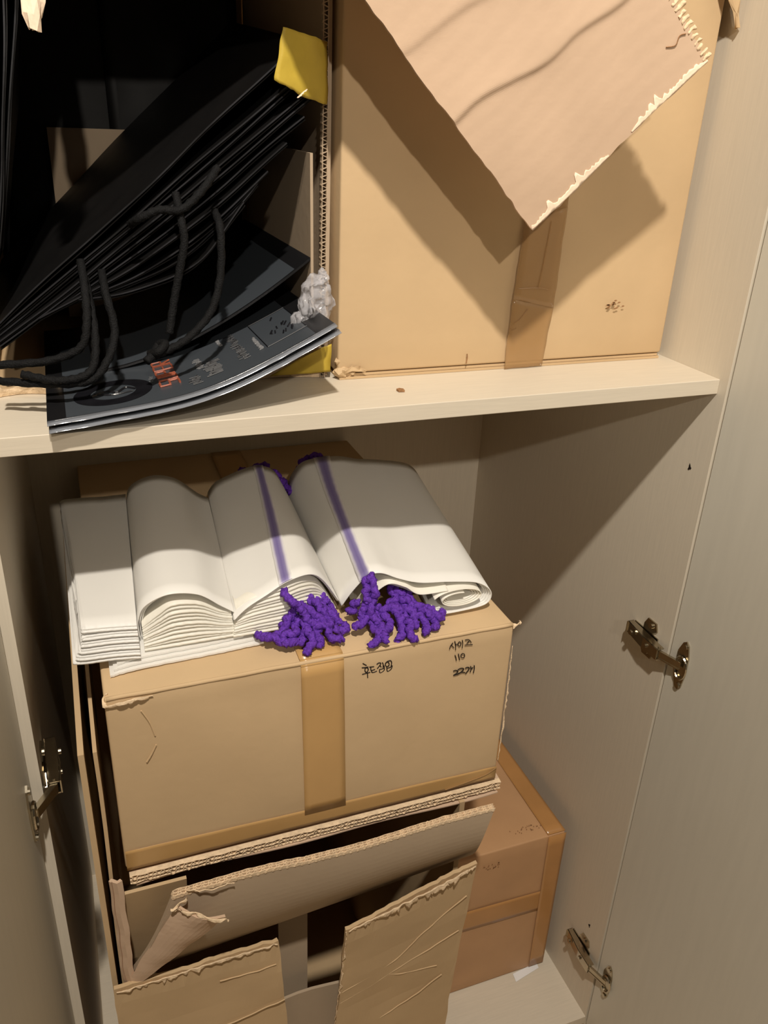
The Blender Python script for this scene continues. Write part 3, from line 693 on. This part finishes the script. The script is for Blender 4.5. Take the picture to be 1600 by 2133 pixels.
WS = [[(-0.3519, 0.8966), (-0.3546, 0.8931), (-0.3558, 0.8885)], [(-0.3536, 0.8933), (-0.3503, 0.8896)], [(-0.35, 0.8984), (-0.3485, 0.8926), (-0.3479, 0.8857)], [(-0.3486, 0.8937), (-0.3461, 0.8934)], [(-0.344, 0.8965), (-0.3454, 0.8942), (-0.345, 0.8915), (-0.3435, 0.8902), (-0.3419, 0.8916), (-0.3418, 0.8945), (-0.344, 0.8965)], [(-0.3404, 0.898), (-0.3395, 0.8933), (-0.3397, 0.8867)], [(-0.3369, 0.8973), (-0.3331, 0.8972), (-0.3309, 0.8957), (-0.3285, 0.8922)], [(-0.3312, 0.895), (-0.3328, 0.8934), (-0.3344, 0.8919)], [(-0.3366, 0.8901), (-0.3325, 0.8898), (-0.3265, 0.889)]]
WN = [[(-0.3481, 0.8787), (-0.3466, 0.875), (-0.3456, 0.8706)], [(-0.3439, 0.8797), (-0.3427, 0.8753), (-0.3414, 0.8705)], [(-0.3387, 0.879), (-0.3403, 0.877), (-0.3397, 0.8743), (-0.3375, 0.8728), (-0.3354, 0.8745), (-0.3362, 0.8777), (-0.3387, 0.8791)]]
WC = [[(-0.3483, 0.8563), (-0.3454, 0.8568), (-0.3429, 0.8555), (-0.343, 0.8529), (-0.3477, 0.85)], [(-0.3477, 0.85), (-0.3428, 0.8505), (-0.3402, 0.8522)], [(-0.3427, 0.8566), (-0.3393, 0.8582), (-0.3354, 0.8573), (-0.3356, 0.855), (-0.3401, 0.8514), (-0.3428, 0.8501)], [(-0.3401, 0.8514), (-0.3367, 0.8522), (-0.3327, 0.8509)], [(-0.3331, 0.8568), (-0.3306, 0.8578), (-0.328, 0.8568), (-0.3281, 0.8542), (-0.3303, 0.8512), (-0.3319, 0.8488)], [(-0.3261, 0.8583), (-0.3253, 0.8535), (-0.3261, 0.8499)], [(-0.3257, 0.854), (-0.3227, 0.8561)], [(-0.3215, 0.8585), (-0.321, 0.8534), (-0.3217, 0.8477)]]
for st, r in ((WR, 0.00062), (WS, 0.00050), (WN, 0.00052), (WC, 0.00062)):
    mb = MB()
    for s_ in st: mb.tube(catmull([(x, Y0-0.0014, z) for x, z in s_], len(s_)*5), r, 5)
    mb.build('handwriting', M_INK, b3)

# --- torn open carton underneath
b4 = thing('open_cardboard_box', 'worn open cardboard box with ripped front, underneath the handwritten box', 'box', (-0.54, 0.22, 0.0))
BX0, BX1, BY0, BY1, BT = -0.762, -0.318, -0.058, 0.53, 0.6575
def corner(p): return V(p)
mb = MB(); mb.box(BX1-0.007, BX1, BY0, BY1, 0.001, BT-0.006); mb.build('side_wall', M_KRAFT3, b4)
mb = MB(); mb.box(BX0, BX1, BY1-0.007, BY1, 0.001, BT-0.006); mb.build('back_wall', M_KRAFT3, b4)
mb = MB(); mb.box(BX0+0.007, BX1-0.007, BY0, BY1-0.007, 0.001, 0.008); mb.build('bottom_panel', M_KRAFT3, b4)
mb = MB()  # left wall runs on upwards as a standing flap beside the box above
mb.box(BX0, BX0+0.006, BY0, BY1, 0.001, 0.850)
mb.sheet([[V((BX0+0.0125+0.002*math.sin(i*0.6), BY0+0.006+0.3*j/4, 0.10+0.745*i/14)) for j in range(5)] for i in range(15)], 0.004)
mb.build('side_wall', M_KRAFT3, b4)
mb = MB(); g = []
for i in range(21):
    z = 0.490+0.185*i/20; g.append([V((BX0+0.012+0.012*j/4+0.002*noise.noise(V((i*0.3, 0, 0))), BY0-0.004+0.0025*math.sin(j*1.5), z)) for j in range(5)])
mb.sheet(g, 0.004); mb.build('corner_strip', M_LINER, b4)
mb = MB(); mb.sheet([[V((-0.738+0.07*i/8, BY0+0.030-0.004*j, 0.500+0.146*j/8)) for j in range(9)] for i in range(9)], 0.004); mb.build('inner_flap', M_KRAFT3, b4)
# top board with a double corrugated cut edge
def top_edge(s, h, e):
    x = -0.728+s; w = 0.002*math.sin(s*8)
    return V((x, BY0+0.002+e+0.002*math.sin(s*3.1), BT+0.0035+h-0.0065*math.exp(-e/0.035)-0.0010*math.sin(s*6.8)))
mb = MB(); corrugated(mb, top_edge, 0.462, 0.0112, 0.40, walls=2, period=0.0085, lt=0.0009, rec=0.006, seed=4, core=False)
ce = mb
mb = MB(); mb.sheet([[top_edge(0.462*i/24, 0.0112, 0.006+0.394*(j/6)**1.5) for j in range(7)] for i in range(25)], 0.0112)
tfp = mb.build('top_flap', M_LINER, b4); ce.build('cut_edge', M_FLUTE, tfp)
mb = MB(); mb.sheet([[V((-0.722+0.452*i/30, BY0+0.003+0.002*math.sin(i*0.4)+e, BT-0.0062+0.0016*math.sin(i*0.21))) for e in (0, 0.1, 0.3)] for i in range(31)], 0.0016); mb.build('loose_liner', M_LINER, b4)
# front flap folded back up, grey inside showing, double corrugated cut edge on top
def front_flap(u, v, h=0.0):
    """u 0..1 left to right, v 0 bottom .. 1 top, h into the board (towards the back)"""
    bl, br = V((-0.742, -0.054, 0.505)), V((-0.296, -0.054, 0.546)); tl, tr = V((-0.686, -0.090, 0.659)), V((-0.293, -0.090, 0.6615))
    p = bl.lerp(br, u).lerp(tl.lerp(tr, u), v)
    p.y += -0.016*math.sin(math.pi*v)*(0.6+0.4*u); p.z += 0.003*math.sin(u*9)*v
    p.x -= 0.012*math.sin(math.pi*v)*u
    return p+V((0, 0.97, 0.22)).normalized()*h
mb = MB(); mb.sheet([[front_flap(i/50, 0.975*j/16) for j in range(17)] for i in range(51)], 0.006)
ff = mb.build('front_flap', M_INNER, b4, smooth=False)
mb = MB(); L_ = 0.395
corrugated(mb, lambda s, h, e: front_flap(s/L_, 1.0-e/0.155, h-0.0005)+V((0, 0, 0.0012*noise.noise(V((s*30, 0, 0))))), L_, 0.0068, 0.012, walls=2, period=0.0085, lt=0.0009, rec=0.005, seed=9, core=False)
mb.build('cut_edge', M_FLUTE, ff)
mb = MB()   # the crumpled triangular fold at its left end
tri = []
a0, a1 = V((-0.748, -0.064, 0.505)), V((-0.684, -0.096, 0.650))
b0, b1p = V((-0.736, -0.070, 0.505)), V((-0.634, -0.112, 0.630))
for i in range(21):
    f = i/20; l = a0.lerp(a1, f); r = b0.lerp(b1p, f**0.9); row = []
    for j in range(9):
        q = j/8; p = l.lerp(r, q); p.y -= 0.010*math.sin(math.pi*q)*f; row.append(p+jit(p, 0.002, 30, 3))
    tri.append(row)
mb.sheet(tri, 0.003, side=-1); tf = mb.build('folded_corner', M_LINER, b4)
mb = MB()
ragged(mb, [(-0.690, -0.099, 0.652), (-0.668, -0.108, 0.648), (-0.648, -0.116, 0.640), (-0.632, -0.116, 0.632)], 0.008, (0.1, -0.2, -1), 0.004, 21, 50, 0.0012)
ragged(mb, [(-0.672, -0.092, 0.664), (-0.645, -0.096, 0.660), (-0.620, -0.096, 0.662)], 0.006, (0, -0.5, 0.6), 0.002, 22, 40, 0.0010)
ragged(mb, [(-0.690, -0.098, 0.650), (-0.683, -0.098, 0.655), (-0.672, -0.096, 0.660)], 0.007, (0.5, -0.3, -1), 0.003, 23, 30, 0.0012)
mb.build('torn_edge', M_FLUTE, tf, smooth=True)
# ripped front wall, left and right pieces with a gap
def piece(tlz, trz, xl, xr, yT, yB, z0, seed, slope=0.0, xl2=None, xr2=None, tilt=0.0):
    g = []
    for i in range(31):
        u = i/30; row = []
        for j in range(19):
            v = j/18; zt = tlz+(trz-tlz)*u
            x = (xl+(xr-xl)*u)*v+((xl2 if xl2 is not None else xl)*(1-u)+(xr2 if xr2 is not None else xr)*u)*(1-v)
            z = z0+(zt-z0)*v; y = yB+(yT-yB)*v**1.6
            p = V((x, y, z)); row.append(p+jit(p, 0.0025, 14, seed)+(jit(p, 0.0016, 150, seed) if j == 18 or i in (0, 30) else V((0, 0, 0))))
        g.append(row)
    return g
mb = MB(); mb.sheet(piece(0.513, 0.514, -0.760, -0.566, -0.068, -0.060, 0.003, 1, xr2=-0.535), 0.005, side=-1); fp1 = mb.build('front_panel', M_KRAFT3, b4)
mb = MB(); mb.sheet(piece(0.532, 0.582, -0.487, -0.314, -0.092, -0.062, 0.003, 5, xl2=-0.500, xr2=-0.326), 0.005, side=-1); fp2 = mb.build('front_panel', M_KRAFT3, b4)
mb = MB()
ragged(mb, [(-0.758, -0.0745, 0.511), (-0.70, -0.0745, 0.512), (-0.64, -0.0750, 0.515), (-0.568, -0.0745, 0.513)], 0.009, (0, 0.1, -1), 0.0022, 31, 90, 0.0012)
mb.build('torn_edge', M_FLUTE, fp1, smooth=True)
mb = MB()
ragged(mb, [(-0.485, -0.0985, 0.530), (-0.43, -0.0995, 0.547), (-0.37, -0.0990, 0.563), (-0.316, -0.0985, 0.581)], 0.013, (0, 0.05, -1), 0.0030, 32, 110, 0.0014)
ragged(mb, [(-0.4865, -0.0975, 0.528), (-0.489, -0.090, 0.45), (-0.492, -0.084, 0.38), (-0.496, -0.076, 0.27)], 0.003, (1, 0, 0), 0.002, 33, 90, 0.0010)
mb.build('torn_edge', M_FLUTE, fp2, smooth=True)
def crease(parent, lines, name='crease_line', m=M_KRAFT, r=0.0009):
    mb = MB()
    for P in lines: mb.tube([p+jit(p, 0.001, 60, 2) for p in catmull(P, 40)], r, 6)
    mb.build(name, m, parent, smooth=True)
def fy(z): return -0.062-0.030*((z-0.003)/0.55)**1.6-0.0054
crease(fp2, [[(x, fy(z), z) for x, z in L] for L in (
    [(-0.488, 0.395), (-0.455, 0.410), (-0.425, 0.425), (-0.405, 0.440), (-0.380, 0.470), (-0.350, 0.500), (-0.322, 0.525)],
    [(-0.490, 0.372), (-0.450, 0.388), (-0.420, 0.405), (-0.380, 0.425), (-0.324, 0.452)],
    [(-0.445, 0.300), (-0.410, 0.315), (-0.375, 0.335), (-0.340, 0.362)],
    [(-0.425, 0.405), (-0.395, 0.394), (-0.350, 0.388)])])
crease(fp1, [[(x, -0.0730, z) for x, z in L] for L in ([(-0.750, 0.395), (-0.69, 0.385), (-0.62, 0.390), (-0.560, 0.402)], [(-0.64, 0.474), (-0.60, 0.472), (-0.570, 0.474)])])
mb = MB(); mb.box(-0.552, -0.512, -0.010, -0.005, 0.008, 0.50); mb.build('inner_flap', M_INNER, b4)
mb = MB(); mb.sheet([[V((-0.552+0.20*i/10, -0.032+0.002*math.sin(i), 0.01+0.335*j/6)) for j in range(7)] for i in range(11)], 0.004, side=-1); mb.build('inner_flap', M_INNER, b4)

# --- small brown taped carton on the cabinet floor
b5 = thing('cardboard_box', 'small brown cardboard box with shiny amber tape on the cabinet floor', 'box', (-0.16, 0.29, 0.0))
CX0, CX1, CY0, CY1, CZ = -0.305, -0.021, 0.104, 0.50, 0.338
finish_carton(carton_mb(CX0, CX1, CY0, CY1, 0.001, CZ, 0.002, seed=21), 'box_body', M_KRAFT2, b5)
mb = MB()
strip(mb, [(CX0+0.01, CY0-0.0016, 0.166), (CX0+0.01, CY0-0.0016, 0.214), (CX1, CY0-0.0016, 0.205), (CX1, CY0-0.0016, 0.157)], 14, 0.0002, 0.0003, 1)
strip(mb, [(CX1-0.030, CY0-0.0020, 0.006), (CX1+0.0004, CY0-0.0020, 0.006), (CX1+0.0004, CY0-0.0020, CZ), (CX1-0.034, CY0-0.0020, CZ)], 14, 0.0002, 0.0003, 2)
strip(mb, [(CX1-0.034, CY0+0.001, CZ+0.0016), (CX1+0.0002, CY0+0.001, CZ+0.0016), (CX1+0.0002, CY1-0.005, CZ+0.0016), (CX1-0.030, CY1-0.005, CZ+0.0016)], 20, 0.0002, 0.0003, 3)
mb.build('packing_tape', M_TAPE2, b5, smooth=True)
mb = MB(); rr = random.Random(3)
for k in range(26):
    x, y = -0.115+0.06*rr.random(), 0.122+0.012*rr.random(); mb.prism([(x, y, CZ+0.0011), (x+0.002, y+0.001, CZ+0.0011), (x+0.001, y+0.003, CZ+0.0011)], (0, 0, 1), 0.0002)
mb.build('scuff', M_STAIN, b5); mb = MB()
for k in range(22):
    x, z = -0.178+0.034*rr.random(), 0.300+0.010*rr.random(); mb.prism([(x, CY0-0.0014, z), (x+0.0025, CY0-0.0014, z+0.0005), (x+0.001, CY0-0.0014, z+0.002)], (0, -1, 0), 0.0002)
mb.build('scuff', M_STAIN, b5)
mb = MB(); strip(mb, [(-0.0865, 0.085, 0.0012), (-0.0320, 0.0965, 0.0012), (-0.0300, 0.108, 0.0012), (-0.0845, 0.101, 0.0012)], 6, 0.0004, 0.0003, 2)
tag(mb.build('paper_label', M_WHITE), 'small white paper slip on the cabinet floor before the amber-taped box', 'paper')

# ------------------------------------------------------------------ folded white film bags on the handwritten box
ZT = Z1+0.0026
def loft(mb, front, back, y0f, y1f, n=60, ny=14, t=0.0009, off=0.0, seed=0, wav=0.0015, jag=0.0):
    """sheet between a front and a back cross-section (lists of x, z)"""
    Fp = catmull([(x, 0, z) for x, z in front], n); Bp = catmull([(x, 0, z) for x, z in back], n); g = []
    for i in range(n):
        row = []
        for j in range(ny+1):
            q = j/ny; p = Fp[i].lerp(Bp[i], q); a = i/(n-1)
            ya = y0f(a) if callable(y0f) else y0f; yb = y1f(a) if callable(y1f) else y1f
            p.y = ya+(yb-ya)*q; p.z += -off+wav*noise.noise(V((a*4, q*2, seed)))*min(1, q*3+0.2)
            if j in (0, ny): p.y += jag*noise.noise(V((a*25, seed, j)))
            row.append(p)
        g.append(row)
    mb.sheet(g, t); return mb
def cord(pts, r, seed, parent, n=None):
    P0 = [Vector(p) for p in pts]; L = sum((P0[i+1]-P0[i]).length for i in range(len(P0)-1)); n = n or max(16, int(L/0.0009))
    P = catmull(P0, n); per = 5.2
    mb = MB()
    def rf(i, n_, th, r_):
        k = 1+0.30*math.sin(2*math.pi*i/per+2.0*math.sin(th*2))*abs(math.cos(th*1.5+seed))+0.14*math.sin(4*th+i*0.9+seed)
        e = min(i, n_-1-i)/4
        return r_*k*min(1, 0.45+0.55*e)
    mb.tube([p+jit(p, 0.0075, 55, seed)*min(1, i/12)+jit(p, 0.004, 140, seed+3) for i, p in enumerate(P)], r*0.98, 12, rf)
    mb.build('drawstring', M_PURP, parent, smooth=True)

base = MB()
for k in range(3):
    z = ZT+0.0012+k*0.0030
    loft(base, [(-0.722+0.004*k, z), (-0.69, z+0.001), (-0.62, z), (-0.560-0.01*k, z)], [(-0.722, z), (-0.69, z), (-0.60, z), (-0.555, z)], lambda a, k=k: -0.018+0.013*a+0.005*k, 0.30, t=0.0022, seed=k, wav=0.0004, jag=0.001)
tag(base.build('folded_film_sheet', M_FILM, smooth=False), 'flat white film sheets spread under the bundles on the handwritten box', 'film sheet')
ZB = ZT+0.011

w1 = thing('folded_film_bag', 'leftmost white film bundle on the handwritten box, flat and overhanging its edge', 'bag', (-0.72, 0.17, ZB), 'bundles of folded white film bags')
mb = MB()
for k in range(16):
    z = ZB+0.001+0.0020*k; dx = 0.004*math.sin(k*1.3)
    loft(mb, [(-0.756+0.0015*k+dx*0.3, z-0.002*(k > 13)), (-0.744, z+0.0012*(k > 12)), (-0.715, z+0.001), (-0.690, z)], [(-0.757+dx*0.2, z), (-0.744, z+0.002*(k > 12)), (-0.70, z), (-0.672, z)], lambda a, k=k: 0.000+0.0010*k+0.002*math.sin(k*2.1)-0.010*a, lambda a, k=k: 0.335+0.006*math.sin(k), t=0.0019, seed=k, wav=0.0006, jag=0.0005)
mb.build('film_layers', M_FILM, w1, smooth=True)

w2 = thing('folded_film_bag', 'arched cream film bundle, second from the left, open at its front end', 'bag', (-0.64, 0.17, ZB), 'bundles of folded white film bags')
mb = MB()
f2 = [(-0.688, ZB+0.004), (-0.688, ZB+0.026), (-0.680, ZB+0.044), (-0.655, ZB+0.055), (-0.625, ZB+0.051), (-0.602, ZB+0.034), (-0.588, ZB+0.024)]
k2 = [(-0.672, ZB+0.004), (-0.672, ZB+0.032), (-0.664, ZB+0.050), (-0.640, ZB+0.060), (-0.606, ZB+0.055), (-0.580, ZB+0.036), (-0.566, ZB+0.030)]
for k in range(3):
    loft(mb, [(x+0.0022*k*(1 if x < -0.66 else 0.2), z-0.0018*k) for x, z in f2], [(x, z-0.0018*k) for x, z in k2], lambda a, k=k: 0.022+0.003*k-0.010*a, lambda a, k=k: 0.325-0.03*max(0, a-0.55)*2, t=0.0009, seed=30+k, wav=0.0022)
mb.build('film_layers', M_FILM, w2, smooth=True)
mb = MB()
for k in range(11):
    z = ZB+0.001+0.0020*k; ar = k/10
    loft(mb, [(-0.685, z), (-0.668, z+0.012*ar), (-0.652, z+0.021*ar), (-0.625, z+0.018*ar), (-0.603, z+0.005*ar), (-0.590, z)], [(-0.668, z), (-0.65, z+0.01*ar), (-0.63, z+0.02*ar), (-0.60, z+0.01*ar), (-0.585, z), (-0.570, z)], 0.002+0.0014*k+0.001*math.sin(k*2.2), 0.31, t=0.0021, seed=40+k, wav=0.0006, jag=0.0006)
mb.build('inner_layers', M_FILM2, w2, smooth=True)

w3 = thing('folded_film_bag', 'white film bundle in the middle with a straight violet band and purple cords', 'bag', (-0.52, 0.16, ZB), 'bundles of folded white film bags')
mb = MB()
f3 = [(-0.590, ZB+0.020), (-0.575, ZB+0.030), (-0.552, ZB+0.040), (-0.528, ZB+0.050), (-0.502, ZB+0.053), (-0.484, ZB+0.040), (-0.463, ZB+0.006)]
k3 = [(-0.564, ZB+0.030), (-0.552, ZB+0.042), (-0.530, ZB+0.050), (-0.505, ZB+0.057), (-0.483, ZB+0.058), (-0.466, ZB+0.048), (-0.452, ZB+0.020)]
for k in range(3):
    loft(mb, [(x, z-0.0018*k) for x, z in f3], [(x, z-0.0018*k) for x, z in k3], lambda a, k=k: 0.002+0.026*a+0.003*k, lambda a, k=k: 0.315+0.012*math.sin(a*3)-0.003*k, t=0.0009, seed=50+k, wav=0.002)
mb.build('film_layers', M_FILM, w3, smooth=True)
mb = MB()
for k in range(12):
    z = ZB+0.001+0.0021*k
    loft(mb, [(-0.592+0.0006*k, z), (-0.57, z+0.0009*k), (-0.54, z+0.0014*k), (-0.51, z+0.0017*k), (-0.488, z+0.0008*k), (-0.468, ZB)], [(-0.566, z), (-0.54, z), (-0.52, z+0.001*k), (-0.50, z+0.001*k), (-0.475, z), (-0.460, ZB)], lambda a, k=k: 0.000+0.0014*k+0.001*math.sin(k*1.9)+0.045*max(0, a-0.45), 0.300, t=0.0021, seed=60+k, wav=0.0006, jag=0.0006)
mb.build('inner_layers', M_FILM2, w3, smooth=True)

w4 = thing('folded_film_bag', 'rightmost white film bundle with a curved violet band and a rolled-up side', 'bag', (-0.36, 0.15, ZB), 'bundles of folded white film bags')
ZB4 = ZT+0.001
f4 = [(-0.463, ZB4+0.014), (-0.452, ZB4+0.034), (-0.436, ZB4+0.054), (-0.420, ZB4+0.058), (-0.400, ZB4+0.050), (-0.375, ZB4+0.043), (-0.340, ZB4+0.041), (-0.305, ZB4+0.036), (-0.288, ZB4+0.022), (-0.294, ZB4+0.006), (-0.330, ZB4+0.002), (-0.365, ZB4+0.003)]
k4 = [(-0.449, ZB4+0.016), (-0.440, ZB4+0.044), (-0.424, ZB4+0.064), (-0.398, ZB4+0.070), (-0.368, ZB4+0.070), (-0.340, ZB4+0.064), (-0.305, ZB4+0.060), (-0.262, ZB4+0.050), (-0.244, ZB4+0.028), (-0.250, ZB4+0.006), (-0.290, ZB4+0.002), (-0.320, ZB4+0.003)]
mb = MB()
def insetp(P, d):
    out = []; cx, cz = -0.36, ZB4+0.028
    for i, (x, z) in enumerate(P):
        if i < 6: out.append((x+0.3*d, z-d))
        else:
            dx, dz = cx-x, (ZB4+0.020)-z; L = math.hypot(dx, dz) or 1; out.append((x+dx/L*d, z+dz/L*d*0.8))
    return out
for k in range(4):
    d = 0.0017*k
    loft(mb, insetp(f4, d), insetp(k4, d), lambda a, k=k: 0.020-0.050*a+0.003*k if a < 0.7 else -0.015+0.003*k, lambda a, k=k: 0.335+0.014*math.sin(a*2.4)-0.05*a, n=90, t=0.0008, seed=70+k, wav=0.0018)
mb.build('film_layers', M_FILM, w4, smooth=True)
mb = MB()   # the tight roll inside the right side
for k in range(4):
    sp = []
    for i in range(26):
        a = math.pi*(0.9)-2*math.pi*1.25*i/25; q = 1-i/25*0.45-0.08*k
        sp.append((-0.330+0.034*q*math.cos(a), ZB4+0.021+0.0135*q*math.sin(a)))
    loft(mb, sp, [(x+0.042, z+0.004) for x, z in sp], -0.016+0.002*k, 0.26, n=80, t=0.0007, seed=80+k, wav=0.0006)
for k in range(4):
    loft(mb, [(-0.447, ZB4+0.004+0.001*k), (-0.436, ZB4+0.026-0.002*k), (-0.415, ZB4+0.046-0.002*k), (-0.395, ZB4+0.042-0.002*k), (-0.378, ZB4+0.032-0.001*k), (-0.345, ZB4+0.034)], [(-0.425, ZB4+0.004), (-0.41, ZB4+0.03), (-0.38, ZB4+0.050), (-0.35, ZB4+0.048), (-0.33, ZB4+0.042), (-0.30, ZB4+0.044)], lambda a, k=k: 0.010-0.025*a+0.003*k, 0.26, n=50, t=0.0008, seed=90+k, wav=0.0008)
mb.build('inner_layers', M_FILM2, w4, smooth=True)

# violet bands: the drawstring hem seen through the film, lying on the skin of the loft
def band(front, back, a_f, a_b, y0, y1, w, parent, seed, bulge=0.0):
    Fp = catmull([(x, 0, z) for x, z in front], 400); Bp = catmull([(x, 0, z) for x, z in back], 400); g = []
    for j in range(31):
        q = j/30; a = a_f+(a_b-a_f)*q+bulge*math.sin(math.pi*q); row = []
        for i in range(7):
            aa = min(1, max(0, a+w*(i/6-0.5)))
            k = int(aa*399); p = Fp[k].lerp(Bp[k], q); ya = y0(aa) if callable(y0) else y0; yb = y1(aa) if callable(y1) else y1
            p.y = ya+(yb-ya)*q; p.z += 0.0007+0.0018*0+seed[1]*noise.noise(V((aa*4, q*2, seed[0])))*min(1, q*3+0.2); row.append(p)
        g.append(row)
    mb = MB(); mb.sheet(g, 0.0004, uv=True); mb.build('violet_band', M_STRIPE, parent, smooth=True)
band(f3, k3, 0.49, 0.62, lambda a: 0.002+0.026*a, lambda a: 0.315+0.012*math.sin(a*3), 0.105, w3, (50, 0.002))
band(f4, k4, 0.175, 0.285, lambda a: 0.020-0.050*a, lambda a: 0.335+0.014*math.sin(a*2.4)-0.05*a, 0.074, w4, (70, 0.0018), 0.0)
# purple drawstrings at the front
z0 = ZT+0.006
c3 = [
 [(-0.534, 0.010, ZB+0.046), (-0.524, -0.002, ZB+0.030), (-0.512, -0.012, z0+0.022), (-0.500, -0.018, z0+0.012)],
 [(-0.520, 0.030, z0+0.022), (-0.510, 0.000, z0+0.024), (-0.496, -0.018, z0+0.010)],
 [(-0.508, 0.030, z0+0.026), (-0.498, 0.002, z0+0.022), (-0.484, -0.012, z0+0.006)],
 [(-0.496, 0.034, z0+0.024), (-0.487, 0.010, z0+0.018), (-0.474, -0.006, z0+0.003)],
 [(-0.487, 0.036, z0+0.018), (-0.480, 0.020, z0+0.014), (-0.470, 0.006, z0+0.003)],
 [(-0.522, 0.006, z0+0.024), (-0.532, -0.004, z0+0.016), (-0.549, -0.012, z0+0.008), (-0.572, -0.004, z0+0.006)],
 [(-0.520, 0.000, z0+0.016), (-0.530, -0.016, z0+0.009), (-0.545, -0.024, z0+0.006), (-0.560, -0.016, z0+0.007)],
 [(-0.513, -0.004, z0+0.018), (-0.520, -0.020, z0+0.008), (-0.532, -0.033, z0+0.001), (-0.546, -0.028, z0+0.004)],
 [(-0.508, -0.004, z0+0.020), (-0.511, -0.022, z0+0.008), (-0.520, -0.038, z0), (-0.517, -0.042, z0)],
 [(-0.502, -0.006, z0+0.018), (-0.500, -0.026, z0+0.006), (-0.508, -0.038, z0)],
 [(-0.494, -0.008, z0+0.014), (-0.490, -0.026, z0+0.004), (-0.482, -0.030, z0)],
 [(-0.500, 0.010, z0+0.014), (-0.488, -0.004, z0+0.010), (-0.476, -0.018, z0+0.002), (-0.468, -0.010, z0)],
 [(-0.514, 0.012, z0+0.010), (-0.505, -0.014, z0+0.012), (-0.492, -0.020, z0+0.010), (-0.484, -0.010, z0+0.012)],
 [(-0.516, 0.010, z0+0.006), (-0.528, 0.000, z0+0.012), (-0.540, -0.006, z0+0.010)]]
for i, p in enumerate(c3): cord(p, 0.0044, i*1.3, w3)
c4 = [
 [(-0.4345, 0.004, ZB4+0.062), (-0.440, -0.002, ZB4+0.048), (-0.446, -0.008, ZB4+0.032), (-0.450, -0.014, z0+0.014), (-0.455, -0.010, z0+0.004)],
 [(-0.4330, 0.000, ZB4+0.058), (-0.4350, -0.006, ZB4+0.040), (-0.438, -0.014, z0+0.018), (-0.436, -0.024, z0+0.008)],
 [(-0.446, 0.004, z0+0.020), (-0.454, 0.006, z0+0.010), (-0.466, 0.010, z0+0.006)],
 [(-0.442, -0.006, z0+0.016), (-0.450, -0.022, z0+0.006), (-0.460, -0.022, z0)],
 [(-0.438, -0.010, z0+0.014), (-0.440, -0.030, z0+0.004), (-0.446, -0.044, z0), (-0.452, -0.052, z0-0.001)],
 [(-0.434, -0.010, z0+0.012), (-0.436, -0.034, z0+0.003), (-0.440, -0.051, z0-0.001)],
 [(-0.430, -0.004, z0+0.016), (-0.424, -0.024, z0+0.006), (-0.430, -0.042, z0)],
 [(-0.402, 0.016, ZB4+0.034), (-0.410, 0.000, z0+0.020), (-0.424, -0.010, z0+0.014), (-0.434, -0.004, z0+0.014)],
 [(-0.400, 0.012, ZB4+0.034), (-0.394, -0.006, z0+0.018), (-0.384, -0.022, z0+0.006), (-0.392, -0.034, z0)],
 [(-0.396, 0.012, z0+0.024), (-0.382, -0.008, z0+0.014), (-0.372, -0.026, z0+0.004), (-0.366, -0.022, z0+0.003)],
 [(-0.392, 0.002, z0+0.016), (-0.376, -0.016, z0+0.010), (-0.362, -0.024, z0+0.006), (-0.356, -0.014, z0+0.006)],
 [(-0.414, -0.002, z0+0.014), (-0.406, -0.024, z0+0.006), (-0.414, -0.046, z0)],
 [(-0.410, 0.000, z0+0.012), (-0.398, -0.020, z0+0.008), (-0.404, -0.046, z0), (-0.398, -0.050, z0)],
 [(-0.404, 0.006, z0+0.014), (-0.392, -0.014, z0+0.010), (-0.382, -0.036, z0), (-0.388, -0.046, z0)],
 [(-0.424, 0.004, z0+0.010), (-0.412, -0.010, z0+0.014), (-0.398, -0.014, z0+0.014), (-0.388, -0.004, z0+0.012)],
 [(-0.388, -0.004, z0+0.012), (-0.372, -0.014, z0+0.010), (-0.366, -0.034, z0), (-0.376, -0.040, z0)]]
for i, p in enumerate(c4): cord(p, 0.0044, 30+i*1.3, w4)
zb = ZB+0.048
for i, p in enumerate([[(-0.470, 0.312, zb-0.004), (-0.476, 0.345, zb-0.006), (-0.500, 0.352, zb-0.010)], [(-0.480, 0.320, zb), (-0.498, 0.350, zb-0.004), (-0.520, 0.342, zb-0.012)], [(-0.490, 0.322, zb), (-0.512, 0.340, zb-0.010), (-0.532, 0.335, zb-0.024)], [(-0.462, 0.315, zb-0.010), (-0.452, 0.330, zb-0.018), (-0.446, 0.312, zb-0.030)], [(-0.474, 0.330, zb-0.008), (-0.462, 0.348, zb-0.014), (-0.450, 0.338, zb-0.022)]]):
    cord(p, 0.0050, 60+i, w3)
for i, p in enumerate([[(-0.392, 0.335, ZB4+0.066), (-0.404, 0.352, ZB4+0.062), (-0.420, 0.352, ZB4+0.056)], [(-0.398, 0.33, ZB4+0.064), (-0.412, 0.350, ZB4+0.052), (-0.428, 0.344, ZB4+0.046)]]):
    cord(p, 0.0046, 70+i, w4)
bpy.context.view_layer.update()
